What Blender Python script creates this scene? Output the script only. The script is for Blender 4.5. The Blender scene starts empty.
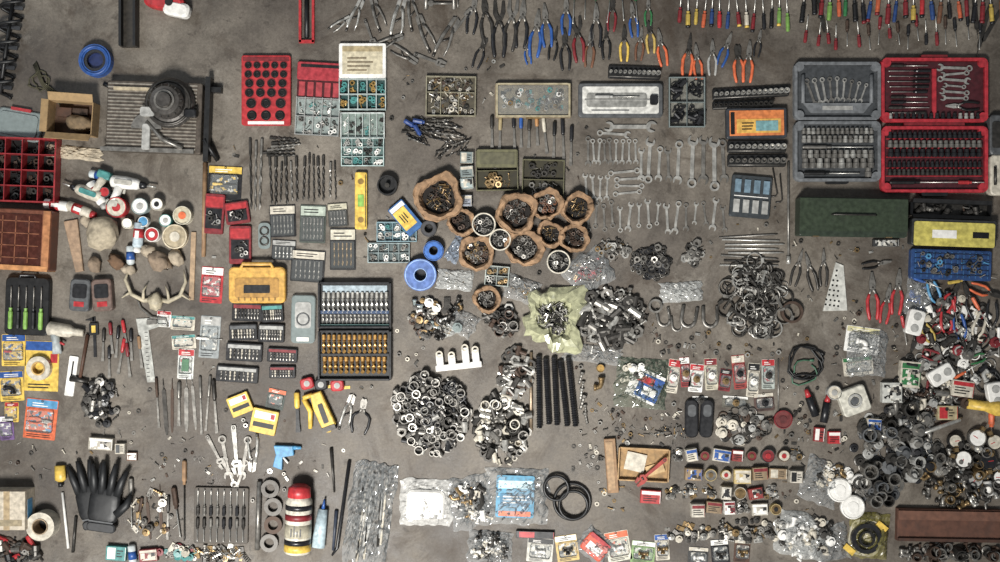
import bpy, math, random
from mathutils import Matrix, Vector, noise
from contextlib import contextmanager
random.seed(11)
R=random.random; U=random.uniform; CH=random.choice
S=0.005; pi=math.pi; cos=math.cos; sin=math.sin; rad=math.radians
sc=bpy.context.scene
# ---------------------------------------------------------------- materials
_m={}
def lin(h,ds=.16,k=.95):
    o=[]
    for i in (0,2,4):
        c=int(h[i:i+2],16)/255
        o.append(c/12.92 if c<=.04045 else ((c+.055)/1.055)**2.4)
    g=o[0]*.3+o[1]*.59+o[2]*.11
    return [(c*(1-ds)+g*ds)*k for c in o]
def C(h,rough=.5,metal=0,alpha=1,var=.28,scl=45,bump=.15,ac=None):
    k=(h,rough,metal,alpha,var,scl,bump,ac)
    if k in _m: return _m[k]
    m=bpy.data.materials.new('mat_'+h); m.use_nodes=True
    nt=m.node_tree; n=nt.nodes; l=nt.links
    p=n['Principled BSDF']
    tc=n.new('ShaderNodeTexCoord'); nz=n.new('ShaderNodeTexNoise')
    nz.inputs['Scale'].default_value=scl; nz.inputs['Detail'].default_value=5
    l.new(tc.outputs['Object'],nz.inputs['Vector'])
    cr=n.new('ShaderNodeValToRGB'); c=lin(h)
    cr.color_ramp.elements[0].position=.35; cr.color_ramp.elements[1].position=.65
    cr.color_ramp.elements[0].color=[x*(1-var) for x in c]+[1]
    cr.color_ramp.elements[1].color=[min(1,x*(1+var*.7)) for x in c]+[1]
    l.new(nz.outputs['Fac'],cr.inputs['Fac']); col=cr.outputs['Color']
    if ac:   # printed packaging artwork: rectangular blocks of ink on the card
        vo=n.new('ShaderNodeTexVoronoi'); vo.distance='CHEBYCHEV'; vo.inputs['Scale'].default_value=70; l.new(tc.outputs['Object'],vo.inputs['Vector'])
        sp=n.new('ShaderNodeSeparateColor'); l.new(vo.outputs['Color'],sp.inputs[0])
        r2=n.new('ShaderNodeValToRGB'); r2.color_ramp.interpolation='CONSTANT'; e=r2.color_ramp.elements
        e[0].position=0; e[0].color=c+[1]; e[1].position=.42; e[1].color=lin(ac)+[1]
        for ps,hh in((.62,'d8d4c8'),(.78,'1c1c1e'),(.9,'8a8478')): q=e.new(ps); q.color=lin(hh)+[1]
        l.new(sp.outputs[0],r2.inputs['Fac'])
        mm=n.new('ShaderNodeMix'); mm.data_type='RGBA'; mm.blend_type='MULTIPLY'; mm.inputs['Factor'].default_value=.5
        l.new(r2.outputs['Color'],mm.inputs['A']); l.new(nz.outputs['Color'],mm.inputs['B']); col=r2.outputs['Color']
    if alpha==1 and not metal:   # grime
        g=n.new('ShaderNodeTexNoise'); g.inputs['Scale'].default_value=16; g.inputs['Detail'].default_value=7; g.inputs['Roughness'].default_value=.7; l.new(tc.outputs['Object'],g.inputs['Vector'])
        gm=n.new('ShaderNodeMapRange'); gm.inputs['From Min'].default_value=.48; gm.inputs['From Max'].default_value=.75; gm.inputs['To Max'].default_value=.6; l.new(g.outputs['Fac'],gm.inputs['Value'])
        gx=n.new('ShaderNodeMix'); gx.data_type='RGBA'; l.new(gm.outputs['Result'],gx.inputs['Factor']); l.new(col,gx.inputs['A']); gx.inputs['B'].default_value=[x*.45+.012 for x in c]+[1]; col=gx.outputs['Result']
    l.new(col,p.inputs['Base Color'])
    mr=n.new('ShaderNodeMapRange'); mr.inputs['To Min'].default_value=max(.05,rough-.12); mr.inputs['To Max'].default_value=min(1,rough+.15)
    l.new(nz.outputs['Fac'],mr.inputs['Value']); l.new(mr.outputs['Result'],p.inputs['Roughness'])
    p.inputs['Metallic'].default_value=metal
    if alpha<1:
        tr=n.new('ShaderNodeBsdfTransparent'); mx=n.new('ShaderNodeMixShader'); mx.inputs[0].default_value=alpha
        l.new(tr.outputs[0],mx.inputs[1]); l.new(p.outputs[0],mx.inputs[2])
        gl=n.new('ShaderNodeBsdfGlossy'); gl.inputs['Roughness'].default_value=max(.1,rough); fr=n.new('ShaderNodeFresnel'); fr.inputs[0].default_value=1.5
        m2=n.new('ShaderNodeMixShader'); l.new(fr.outputs[0],m2.inputs[0]); l.new(mx.outputs[0],m2.inputs[1]); l.new(gl.outputs[0],m2.inputs[2])
        l.new(m2.outputs[0],n['Material Output'].inputs['Surface'])
    if bump:
        bp=n.new('ShaderNodeBump'); bp.inputs['Strength'].default_value=bump; bp.inputs['Distance'].default_value=.002
        l.new(nz.outputs['Fac'],bp.inputs['Height']); l.new(bp.outputs['Normal'],p.inputs['Normal'])
    m['hx']=h
    _m[k]=m; return m
def PR(bg,ac): return C(bg['hx'],.45,ac=ac['hx'],bump=0)
ST=C('bdbab2',.3,.62); S2=C('86827b',.36,.62); DS=C('46433f',.4,.6); RU=C('4c3a2e',.6,.4)
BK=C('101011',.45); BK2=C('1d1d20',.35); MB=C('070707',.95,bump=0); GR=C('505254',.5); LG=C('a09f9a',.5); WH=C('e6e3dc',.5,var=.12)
OW=C('c4bba8',.5); RD=C('b4161f',.38); DR=C('7c121c',.45); BL=C('1a509a',.4); LB=C('4492c0',.4); TE=C('398884',.45)
YE=C('dcb41a',.42); OR=C('d85c18',.42); GN=C('22703a',.42); LGN=C('7fb43a',.45); BR=C('8f7448',.38,.65); GO=C('b08a3c',.4,.6)
WD=C('94704a',.65,scl=25); DW=C('50321f',.6,scl=25); KR=C('94724f',.85,var=.25,bump=.4); CB=C('a08050',.8,var=.15); BN=C('6f452a',.6)
CL=C('dfe6e6',.1,0,.08,var=.05); CM=C('e6eaea',.1,0,.17,var=.05,bump=0); CG=C('98a6a4',.2,0,.6,var=.1); DKG=C('26382c',.45); CW=C('d6d8d4',.15,0,.42,var=.1,bump=0)
STN=[ST,ST,S2,S2,DS]; DRK=[DS,DS,S2,RU,BK]; MIX=[ST,S2,DS,BR,DS,S2]
# ---------------------------------------------------------------- builder
def rr(w,h,r,n=3):
    r=min(r,w/2,h/2); o=[]
    for cx,cy,a0 in((w/2-r,h/2-r,0),(-w/2+r,h/2-r,90),(-w/2+r,-h/2+r,180),(w/2-r,-h/2+r,270)):
        for i in range(n+1):
            a=rad(a0+90*i/n); o.append((cx+r*cos(a),cy+r*sin(a)))
    return o
def arc(cx,cy,r,a0,a1,n):
    return [(cx+r*cos(rad(a0+(a1-a0)*i/n)),cy+r*sin(rad(a0+(a1-a0)*i/n))) for i in range(n+1)]
OCC=[]
class B:
    def __init__(s,name,x,y,a=0,z=0):
        s.n=name; s.x=x; s.y=y; s.a=a; s.z=z; s.v=[]; s.f=[]; s.mi=[]; s.sm=[]; s.ml=[]; s.M=Matrix.Identity(4)
    @contextmanager
    def t(s,x=0,y=0,a=0,z=0,k=1,ry=0,rx=0):
        o=s.M
        s.M=o@Matrix.Translation((x,y,z))@Matrix.Rotation(rad(a),4,'Z')@Matrix.Rotation(rad(rx),4,'X')@Matrix.Rotation(rad(ry),4,'Y')@Matrix.Scale(k,4)
        yield
        s.M=o
    def add(s,vs,fs,m,sm=False):
        b=len(s.v); M=s.M
        s.v.extend([M@Vector(p) for p in vs])
        if m not in s.ml: s.ml.append(m)
        i=s.ml.index(m)
        for f in fs:
            s.f.append([b+q for q in reversed(f)]); s.mi.append(i); s.sm.append(sm)
    def prism(s,poly,z,h,m,bev=0,sm=False):
        n=len(poly); rings=[[(x,y,z) for x,y in poly]]
        if bev:
            cx=sum(p[0] for p in poly)/n; cy=sum(p[1] for p in poly)/n
            rings.append([(x,y,z+h-bev) for x,y in poly])
            rings.append([(x-bev*max(-1,min(1,(x-cx)/2)),y-bev*max(-1,min(1,(y-cy)/2)),z+h) for x,y in poly])
        else: rings.append([(x,y,z+h) for x,y in poly])
        s.loft(rings,m,sm)
    def loft(s,rings,m,sm=False,caps=(1,1),closed=False):
        n=len(rings[0]); vs=[p for r in rings for p in r]; fs=[]
        k=len(rings)
        for j in range(k if closed else k-1):
            j2=(j+1)%k
            for i in range(n):
                i2=(i+1)%n
                fs.append((j*n+i,j*n+i2,j2*n+i2,j2*n+i))
        if not closed:
            if caps[0]: fs.append(tuple(reversed(range(n))))
            if caps[1]: fs.append(tuple((k-1)*n+i for i in range(n)))
        s.add(vs,fs,m,sm)
    def box(s,x,y,z,w,d,h,m,a=0,r=0,bev=0):
        with s.t(x,y,a,z):
            p=rr(w,d,r) if r else [(w/2,d/2),(-w/2,d/2),(-w/2,-d/2),(w/2,-d/2)]
            s.prism(p,0,h,m,bev)
    def cyl(s,x,y,z,r,h,m,n=16,r2=None):
        r2=r if r2 is None else r2
        s.lz([(r,0),(r2,h)],m,n,x,y,z,sm=False)
    def lz(s,prof,m,n=18,x=0,y=0,z=0,sm=True,closed=False,wob=0,sd=0,caps=(1,1)):
        rings=[]
        for j,(r,h) in enumerate(prof):
            q=[]
            for i in range(n):
                a=2*pi*i/n; rr_=r; dz=0
                if wob:
                    rr_=r*(1+wob*noise.noise(Vector((cos(a)*1.8+sd,sin(a)*1.8,h*.12+sd)))+wob*.55*noise.noise(Vector((cos(a)*6+sd,sin(a)*6,h*.35))))
                    if h>1: dz=wob*9*noise.noise(Vector((cos(a)*2.5,sin(a)*2.5,sd)))
                q.append((x+rr_*cos(a),y+rr_*sin(a),z+h+dz))
            rings.append(q)
        s.loft(rings,m,sm,closed=closed,caps=caps)
    def ring(s,x,y,z,ro,ri,h,m,n=18,sm=False):
        s.lz([(ri,0),(ro,0),(ro,h),(ri,h)],m,n,x,y,z,sm=sm,closed=True)
    def torus(s,x,y,z,Rr,r,m,n=24,k=6):
        s.lz([(Rr+r*cos(2*pi*i/k),r*sin(2*pi*i/k)) for i in range(k)],m,n,x,y,z,closed=True)
    def rod(s,pts,r,m,n=8,sm=True,sq=1):
        pts=[Vector(p) for p in pts]; k=len(pts)
        rs=r if isinstance(r,(list,tuple)) else [r]*k
        rings=[]; up=Vector((0,0,1))
        for i,p in enumerate(pts):
            tg=(pts[min(i+1,k-1)]-pts[max(i-1,0)])
            if tg.length<1e-6: tg=Vector((1,0,0))
            tg.normalize()
            u=up if abs(tg.dot(up))<.95 else Vector((1,0,0))
            sd=tg.cross(u).normalized(); v=sd.cross(tg).normalized()
            rings.append([tuple(p+sd*(rs[i]*cos(2*pi*j/n))+v*(rs[i]*sq*sin(2*pi*j/n))) for j in range(n)])
        s.loft(rings,m,sm)
    def done(s):
        me=bpy.data.meshes.new(s.n)
        me.from_pydata([(p.x*S,-p.y*S,p.z*S) for p in s.v],[],s.f)
        for m in s.ml: me.materials.append(m)
        me.polygons.foreach_set('material_index',s.mi); me.polygons.foreach_set('use_smooth',s.sm)
        me.update()
        o=bpy.data.objects.new(s.n,me); sc.collection.objects.link(o)
        o.location=((s.x-500)*S,(281-s.y)*S,s.z*S); o.rotation_euler=(0,0,-rad(s.a))
        c=cos(rad(s.a)); d=sin(rad(s.a)); xs=[p.x for p in s.v]; ys=[p.y for p in s.v]
        OCC.append((s.x,s.y,c,d,min(xs),max(xs),min(ys),max(ys)))
        return o
def free(x,y):
    for ox,oy,c,d,x0,x1,y0,y1 in OCC:
        u=(x-ox)*c+(y-oy)*d; v=-(x-ox)*d+(y-oy)*c
        if x0-3<u<x1+3 and y0-3<v<y1+3: return False
    return True
# ---------------------------------------------------------------- parts
def head(b,x,Rr,d,m,th):
    with b.t(x,0,0 if d>0 else 180):
        with b.t(0,0,15):
            b.prism(arc(0,0,Rr,38,322,12)+[(-.2*Rr,-.5*Rr),(-.2*Rr,.5*Rr)],0,th,m)
def wrench(b,L,m,kind=0,th=None):
    th=th or max(1,L*.04); Rr=L*.105; w=L*.036
    b.prism([(-L/2+Rr*1.4,-w),(L/2-Rr*1.3,-w),(L/2-Rr*1.3,w),(-L/2+Rr*1.4,w)],th*.15,th*.7,m)
    if kind in(0,1): head(b,L/2-Rr,Rr,1,m,th)
    else: b.ring(L/2-Rr*.9,0,0,Rr*.9,Rr*.52,th*1.1,m,14)
    if kind==1: head(b,-L/2+Rr,Rr*.9,-1,m,th)
    else: b.ring(-L/2+Rr*.8,0,0,Rr*.85,Rr*.5,th*1.2,m,14)
def adjwrench(b,L,m):
    Rr=L*.12
    b.prism([(-L/2,-L*.035),(-L/2+2,-L*.05),(L*.22,-L*.03),(L*.22,L*.03),(-L/2+2,L*.05),(-L/2,L*.035)],.3,1.6,m)
    b.prism([(L*.2,-Rr*.8),(L*.32,-Rr),(L/2,-Rr*.7),(L/2,-Rr*.2),(L*.34,-Rr*.1),(L*.34,Rr*.5),(L*.26,Rr*.9),(L*.18,Rr*.5)],0,2.4,m)
    b.prism([(L*.34,Rr*.25),(L*.48,Rr*.1),(L*.48,Rr*.6),(L*.34,Rr*.95)],.3,2,m)
    b.rod([(L*.27,-Rr*.3,2.2),(L*.27,Rr*.4,2.2)],.9,DS,8)
    b.ring(-L/2+2.5,0,.2,1.6,.8,1.9,DS,10)
def plier(b,L,hm,m=S2,op=.11,kind=0):
    p=L*.18; z=1.4
    for s in(1,-1):
        if kind==0: jw=[(p-.05*L,-s*.02*L),(p-.03*L,s*.06*L),(p+.08*L,s*.068*L),(L/2,s*.022*L),(L/2,s*.004*L)]
        elif kind==1: jw=[(p-.05*L,-s*.02*L),(p-.03*L,s*.07*L),(p+.14*L,s*.085*L),(p+.22*L,s*.05*L),(p+.2*L,s*.004*L)]
        elif kind==2: jw=[(p-.05*L,-s*.02*L),(p-.03*L,s*.05*L),(p+.1*L,s*.11*L),(L/2,s*.1*L),(L/2,s*.05*L),(p+.12*L,s*.03*L),(p+.05*L,0)]
        else: jw=[(p-.05*L,-s*.02*L),(p,s*.05*L),(p+.1*L,s*.05*L),(L/2,s*.012*L),(L/2,0)]
        b.prism(jw,.5 if s>0 else .9,1.6,m)
        b.rod([(p,-s*.01*L,z),(p-.08*L,s*.04*L,z),(p-.16*L,s*.07*L,z)],[L*.035,L*.03,L*.026],m,6)
        b.rod([(p-.13*L,s*.06*L,z),(p-.2*L,s*(op*.85)*L,z),(-.1*L,s*op*1.1*L,z),(-.3*L,s*op*1.05*L,z),(-.46*L,s*op*.8*L,z),(-L/2,s*op*.78*L,z)],[L*.026,L*.034,L*.038,L*.037,L*.034,L*.018],hm,8)
    b.cyl(p,0,.4,L*.05,2.4,m,12); b.cyl(p,0,2.8,L*.022,.3,DS,8)
def visegrip(b,L,m=ST):
    p=L*.2
    b.prism([(p,-.03*L),(p+.05*L,-.1*L),(L/2-.04*L,-.09*L),(L/2,-.01*L),(p+.15*L,-.015*L)],.5,2,m)
    b.prism([(p-.05*L,.02*L),(p+.05*L,.1*L),(L/2-.04*L,.09*L),(L/2,.01*L),(p+.12*L,.015*L)],.5,2,m)
    b.rod([(p+.05*L,-.06*L,1.6),(0,-.08*L,1.6),(-.3*L,-.07*L,1.6),(-.42*L,-.05*L,1.6)],[.04*L,.045*L,.04*L,.03*L],m,8)
    b.rod([(p,.05*L,1.6),(p-.1*L,.09*L,1.6),(-.15*L,.15*L,1.4),(-.38*L,.16*L,1.3)],[.035*L,.035*L,.03*L,.022*L],m,8)
    b.rod([(-.4*L,-.05*L,1.6),(-.5*L,-.04*L,1.6)],.035*L,DS,8)
    b.rod([(-.12*L,-.05*L,1.4),(.02*L,.08*L,1.4)],.02*L,DS,6); b.cyl(p+.03*L,.04*L,.5,.035*L,2.6,DS,10)
def driver(b,L,hm,m=ST,hl=.42,hr=None,cap=None):
    r=hr or max(1.2,L*.055); x0=-L/2; h=L*hl; z=r
    b.rod([(x0,0,z),(x0+.04*h,0,z),(x0+.2*h,0,z),(x0+.5*h,0,z),(x0+.8*h,0,z),(x0+.88*h,0,z),(x0+h,0,z)],[r*.5,r*.9,r,r*.92,r,r*.62,r*.75],hm,8,sm=False)
    b.rod([(x0+h,0,z),(L/2-L*.05,0,z),(L/2,0,z)],[r*.28,r*.28,r*.32],m,6)
    if cap: b.rod([(x0-.2,0,z),(x0+.12*h,0,z)],r*1.02,cap,8)
def bit(b,L,r,m,n=14):
    rings=[]
    for i in range(n+1):
        x=-L/2+L*i/n; tw=i*.9 if i>n*.25 else 0; w=1
        f=.95 if i<=n*.25 else .45
        if i==n: w=.15
        q=[]
        for j in range(6):
            t=2*pi*j/6; y=r*w*cos(t); zz=r*w*f*sin(t)
            q.append((x,y*cos(tw)-zz*sin(tw),y*sin(tw)+zz*cos(tw)+r))
        rings.append(q)
    b.loft(rings,m,False)
def chisel(b,L,hm,m=S2,w=1.6):
    b.rod([(-L/2,0,w),(-L/2+1,0,w),(-L*.15,0,w),(-L*.1,0,w)],[w*.7,w,w*.95,w*.6],hm,8)
    b.prism([(-L*.12,-w*.5),(L*.3,-w*.6),(L*.45,-w*.8),(L/2,-w*.8),(L/2,w*.8),(L*.45,w*.8),(L*.3,w*.6),(-L*.12,w*.5)],w*.5,w*.7,m)
def rasp(b,L,m=S2,w=1.5):
    b.rod([(-L/2,0,w*.5),(-L*.3,0,w*.5)],[.3,.6],m,6)
    b.prism([(-L*.32,-w*.4),(-L*.28,-w),(L*.35,-w),(L/2,-w*.4),(L/2,w*.4),(L*.35,w),(-L*.28,w),(-L*.32,w*.4)],0,w*.7,m)
def k_bolt(b,s,m):
    r=s*.1
    b.rod([(-s/2,0,r*1.8),(-s/2+r*1.5,0,r*1.8)],r*2,m,6,sm=False)
    n=7; b.rod([(-s/2+r*1.5+(s-r*1.5)*i/n,0,r*1.8) for i in range(n+1)],[r*(1.1 if i%2 else .92) for i in range(n+1)],m,6,sm=False)
def k_screw(b,s,m): b.rod([(-s/2,0,.5),(-s/2+s*.1,0,.5),(-s/2+s*.12,0,.5),(s*.35,0,.5),(s/2,0,.4)],[s*.14,s*.1,s*.055,s*.05,.02],m,5,sm=False)
def k_nut(b,s,m): b.ring(0,0,0,s*.5,s*.27,s*.4,m,6)
def k_washer(b,s,m): b.ring(0,0,0,s*.5,s*.24,s*.09,m,14)
def k_up(b,s,m): b.lz([(s*.42,0),(s*.45,s*.1),(s*.45,s*.8),(s*.36,s*.8),(s*.32,s*.2),(0.01,s*.2)],m,12,sm=False)
def k_sock(b,s,m):
    with b.t(0,0,0,s*.36,1,90): b.lz([(s*.3,-s*.5),(s*.3,-.1*s),(s*.36,0),(s*.36,s*.5),(s*.25,s*.5),(s*.22,s*.1),(0.01,s*.1)],m,10,sm=False)
def k_pipe(b,s,m):
    with b.t(0,0,0,s*.28,1,90): b.ring(0,0,-s*.5,s*.28,s*.2,s,m,10)
def k_elbow(b,s,m):
    b.rod([(-s*.45,0,s*.25),(-s*.25,0,s*.25),(0,.02*s,s*.25),(.18*s,.12*s,s*.25),(.22*s,.3*s,s*.25),(.22*s,.5*s,s*.25)],s*.18,m,8)
    b.rod([(-s*.5,0,s*.25),(-s*.34,0,s*.25)],s*.25,m,8); b.rod([(s*.22,s*.36,s*.25),(s*.22,s*.54,s*.25)],s*.25,m,8)
def k_tee(b,s,m):
    z=s*.24
    b.rod([(-s*.5,0,z),(-s*.33,0,z),(-s*.32,0,z),(s*.32,0,z),(s*.33,0,z),(s*.5,0,z)],[s*.24,s*.24,s*.17,s*.17,s*.24,s*.24],m,8)
    b.rod([(0,0,z),(0,s*.3,z),(0,s*.31,z),(0,s*.48,z)],[s*.17,s*.17,s*.23,s*.23],m,8)
def k_clamp(b,s,m):
    b.ring(0,0,0,s*.5,s*.44,s*.22,m,16); b.box(s*.48,0,0,s*.18,s*.3,s*.26,m)
def k_ring(b,s,m): b.torus(0,0,s*.07,s*.43,s*.07,m,16,5)
def k_spring(b,s,m): b.rod([(-s/2+s*i/28,s*.16*cos(i*1.25),s*.18+s*.16*sin(i*1.25)) for i in range(29)],s*.04,m,4)
def k_chip(b,s,m): b.box(0,0,0,s,s*.5,s*.14,m,bev=.1); b.ring(s*.25,0,s*.14,s*.12,s*.06,s*.06,DS,8)
def k_disc(b,s,m): b.lz([(s*.5,0),(s*.5,s*.16),(s*.4,s*.2),(s*.25,s*.2),(s*.22,s*.34),(s*.1,s*.34),(s*.08,s*.1),(0.01,s*.1)],m,16,sm=False)
def k_plug(b,s,m): b.lz([(s*.3,0),(s*.3,s*.3),(s*.45,s*.32),(s*.45,s*.5),(s*.2,s*.52),(s*.2,s*.75),(.01,s*.75)],m,8,sm=False)
def k_hinge(b,s,m):
    b.box(-s*.25,0,0,s*.45,s*.6,.4,m); b.box(s*.25,0,0,s*.45,s*.6,.4,m); b.rod([(0,-s*.3,.5),(0,s*.3,.5)],s*.07,m,6)
def k_ubolt(b,s,m):
    b.rod([(-s*.5,-s*.25,1),(0,-s*.25,1)]+[(s*.25*cos(rad(a)),s*.25*sin(rad(a)),1) for a in range(-90,91,30)]+[(-s*.5,s*.25,1)],s*.07,m,6)
def k_link(b,s,m): b.rod([(s*.4*cos(rad(a)),s*.24*sin(rad(a)),s*.1) for a in range(0,361,40)],s*.09,m,5)
K=dict(bolt=k_bolt,screw=k_screw,nut=k_nut,washer=k_washer,up=k_up,sock=k_sock,pipe=k_pipe,elbow=k_elbow,tee=k_tee,clamp=k_clamp,ring=k_ring,spring=k_spring,chip=k_chip,disc=k_disc,plug=k_plug,hinge=k_hinge,ubolt=k_ubolt,link=k_link)
def bits(b,x,y,w,h,n,kinds,s,mats,z=.3,tilt=15,chk=False):
    for _ in range(n):
        px=x+U(-.5,.5)*w; py=y+U(-.5,.5)*h
        if chk and not free(b.x+px,b.y+py): continue
        with b.t(px,py,U(0,360),z+U(0,.8),1,U(-tilt,tilt)): K[CH(kinds)](b,U(*s),CH(mats))
def pile(name,x,y,w,h,n,kinds,s,mats,hm=8,a=0):
    b=B(name,x,y,a)
    for _ in range(n):
        q=R()**.6; t=U(0,2*pi)
        with b.t(cos(t)*q*w/2,sin(t)*q*h/2,U(0,360),hm*(1-q)*U(0,.8),1,U(-25,25)*(1-q),U(-25,25)*(1-q)): K[CH(kinds)](b,U(*s),CH(mats))
    return b.done()
def blob(b,x,y,z,rx,ry,rz,m,amp=.2,sd=0,n=14,k=9,fr=1.5):
    rings=[]
    for j in range(1,k):
        ph=pi*j/k; q=[]
        for i in range(n):
            t=2*pi*i/n; d=Vector((sin(ph)*cos(t),sin(ph)*sin(t),-cos(ph))); f=1+amp*noise.noise(d*fr+Vector((sd,sd*.7,0)))
            q.append((x+rx*d.x*f,y+ry*d.y*f,max(z,z+rz+rz*d.z*f)))
        rings.append(q)
    b.loft(rings,m,True)
def txt(b,x,y,w,h,z,m,n=3):
    for i in range(n):
        l=w*U(.5,1); b.box(x-(w-l)/2,y-h/2+h*(i+.5)/n,z,l,h/n*.4,.12,m)
def sheet(b,w,h,ht,m,sd=0,n=34,cr=1.8,fr=.09):
    def f(i,j):
        u=i/n*2-1; v=j/n*2-1
        ed=max(0,(1-abs(u)**4)*(1-abs(v)**4))
        x=u*w/2*(1+.16*noise.noise(Vector((v*2.4,sd,u)))); y=v*h/2*(1+.16*noise.noise(Vector((u*2.4,sd+5,v))))
        p=Vector((x*fr+y*fr*.5+sd,y*fr*.6,sd)); q=Vector((x*fr*1.9-y*fr,y*fr*2.6,sd+4))
        r=max(0,1-abs(noise.noise(p))*3.2)**2; r2=max(0,1-abs(noise.noise(q))*3.2)**2; r3=max(0,1-abs(noise.noise(q*2.3))*3)**2
        return (x,y,max(.2,.3+ht*ed*(.4+.4*noise.noise(p*.7))+(r*.9+r2*.75+r3*.4)*cr*(.4+ed)))
    vs=[f(i,j) for j in range(n+1) for i in range(n+1)]
    fs=[(j*(n+1)+i,j*(n+1)+i+1,(j+1)*(n+1)+i+1,(j+1)*(n+1)+i) for j in range(n) for i in range(n)]
    b.add(vs,fs,m,False)
# ---------------------------------------------------------------- object makers
def mk(name,x,y,a,fn,*ar,**kw):
    b=B(name,x,y,a); fn(b,*ar,**kw); return b.done()
def plasticbag(x,y,w,h,a=0,ht=5,m=CM,cont=None,name='clear_plastic_bag'):
    b=B(name,x,y,a)
    if cont: bits(b,0,0,w*.68,h*.68,*cont)
    sheet(b,w,h,ht,m,sd=x*.13+y*.07); return b.done()
def paperbag(x,y,r,kinds,mats,ht=11,n=26,s=(3,5)):
    b=B('paper_bag_of_hardware',x,y,U(0,360)); sd=x*.31+y*.17
    N=40; prof=[(.74,0),(.86,.35),(.96,.7),(1.05,1.0),(1.1,.86),(1.04,.97),(.9,1.0),(.82,.75),(.78,.4),(.74,.2)]
    ox=r*.1*noise.noise(Vector((sd,0,3))); oy=r*.1*noise.noise(Vector((sd,4,3)))
    rings=[]
    for j,(k,h) in enumerate(prof):
        q=[]
        for i in range(N):
            t=2*pi*i/N; v=Vector((cos(t),sin(t),0))
            corner=.1*abs(cos(2*t+sd))**3 if 2<=j<=5 else 0
            f=1+.22*noise.noise(v*1.2+Vector((sd,sd,0)))+.1*noise.noise(v*3.2+Vector((sd,0,h)))+corner+.05*noise.noise(v*9+Vector((0,sd,j*.9)))
            dz=ht*(.3*noise.noise(v*1.7+Vector((0,0,sd)))+.12*noise.noise(v*5+Vector((sd,0,j*.2)))) if h>.3 and j<8 else 0
            q.append((r*k*f*cos(t)+(ox if j>5 else 0),r*k*f*sin(t)+(oy if j>5 else 0),max(0,ht*h+dz)))
        rings.append(q)
    b.loft(rings,KR,False,caps=(1,0))
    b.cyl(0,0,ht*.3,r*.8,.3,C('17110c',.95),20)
    for _ in range(int(n*1.4)):
        q=R()**.5*r*.64; t=U(0,6.3)
        with b.t(cos(t)*q,sin(t)*q,U(0,360),ht*.33+U(0,2)*(1.2-q/r),1,U(-30,30)): K[CH(kinds)](b,U(*s),CH(mats))
    return b.done()
def packet(x,y,w,h,a,bg,ac,item=None,ht=3,name='carded_hardware_pack',body=None):
    b=B(name,x,y,a); b.box(0,0,0,w,h,.6,bg,r=1)
    b.box(0,-h*.38,.6,w*.96,h*.2,.1,ac); b.ring(0,-h*.45,.72,1.2,.6,.12,BK,10); txt(b,0,-h*.36,w*.6,h*.12,.72,WH if ac is not WH else BK,2)
    b.box(0,h*.06,.6,w*.78,h*.5,.1,PR(bg,ac))
    txt(b,0,h*.42,w*.8,h*.1,.6,BK,2)
    if item:
        with b.t(0,h*.04,0,.8): item(b)
    b.box(0,h*.05,.72,w*.8,h*.56,ht,body or CL,r=2,bev=.6)
    return b.done()
def carton(x,y,w,h,ht,a,col,ac,name='small_carton',tx=BK,n=3):
    b=B(name,x,y,a); b.box(0,0,0,w,h,ht,col,bev=.25)
    k=CH([0,1,2,3])
    if k==0: b.box(0,-h*.3,ht,w*.9,h*.25,.12,ac); txt(b,0,h*.12,w*.75,h*.5,ht,tx,n)
    elif k==1: b.box(-w*.22,0,ht,w*.4,h*.8,.12,ac); txt(b,w*.22,0,w*.35,h*.6,ht,tx,n)
    elif k==2: b.box(0,0,ht,w*.84,h*.8,.12,PR(col,ac))
    else: b.box(0,h*.1,ht,w*.84,h*.6,.12,PR(ac,col)); b.box(0,-h*.33,ht,w*.9,h*.2,.12,ac)
    b.box(w/2-.6,0,ht,.5,h*.9,.15,ac); b.box(0,h*.5,ht*.2,w*.8,.2,ht*.6,ac)
    return b.done()
def can(x,y,r,ht,side,lid,name='tin_can',cent=None):
    b=B(name,x,y,0)
    b.lz([(r*.96,0),(r,.6),(r*.98,1.2),(r*.98,ht-1),(r*1.02,ht-.6),(r*1.02,ht),(r*.92,ht)],side,24,sm=False,caps=(1,0))
    b.lz([(r*.92,ht),(r*.9,ht-.9),(r*.5,ht-.9),(r*.48,ht-.6),(.02,ht-.6)],lid,24,sm=False,caps=(0,1))
    if cent: b.cyl(0,0,ht-.6,r*.42,.5,cent,16)
    return b.done()
def roll(x,y,ro,ri,ht,m,core,name='tape_roll'):
    b=B(name,x,y,0); b.ring(0,0,0,ro,ri*1.12,ht,m,32); b.ring(0,0,0,ri*1.11,ri,ht+.3,core,28)
    b.ring(0,0,ht,ro*.95,ro*.9,.15,core,28); b.cyl(0,0,0,ri*.95,.5,BK,20); return b.done()
def tray(name,x,y,w,h,nx,ny,fr,inn,cont=None,a=0,ht=5,wall=1.0,lid=None,rnd=1):
    b=B(name,x,y,a); b.box(0,0,0,w,h,.8,inn,r=rnd)
    for s in(1,-1):
        b.box(s*(w/2-wall/2),0,0,wall,h,ht,fr,bev=.2); b.box(0,s*(h/2-wall/2),0,w-2*wall,wall,ht,fr,bev=.2)
    cw=(w-wall)/nx; chh=(h-wall)/ny
    for i in range(1,nx): b.box(-w/2+wall/2+i*cw,0,.8,wall*.5,h-wall*2,ht-1.4,fr)
    for j in range(1,ny): b.box(0,-h/2+wall/2+j*chh,.8,w-wall*2,wall*.5,ht-1.6,fr)
    if cont:
        for i in range(nx):
            for j in range(ny):
                k=cont; mt=[CH(k[3])]
                bits(b,-w/2+wall/2+(i+.5)*cw,-h/2+wall/2+(j+.5)*chh,cw*.6,chh*.6,k[0],k[1],k[2],mt,1)
    return b.done()
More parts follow.
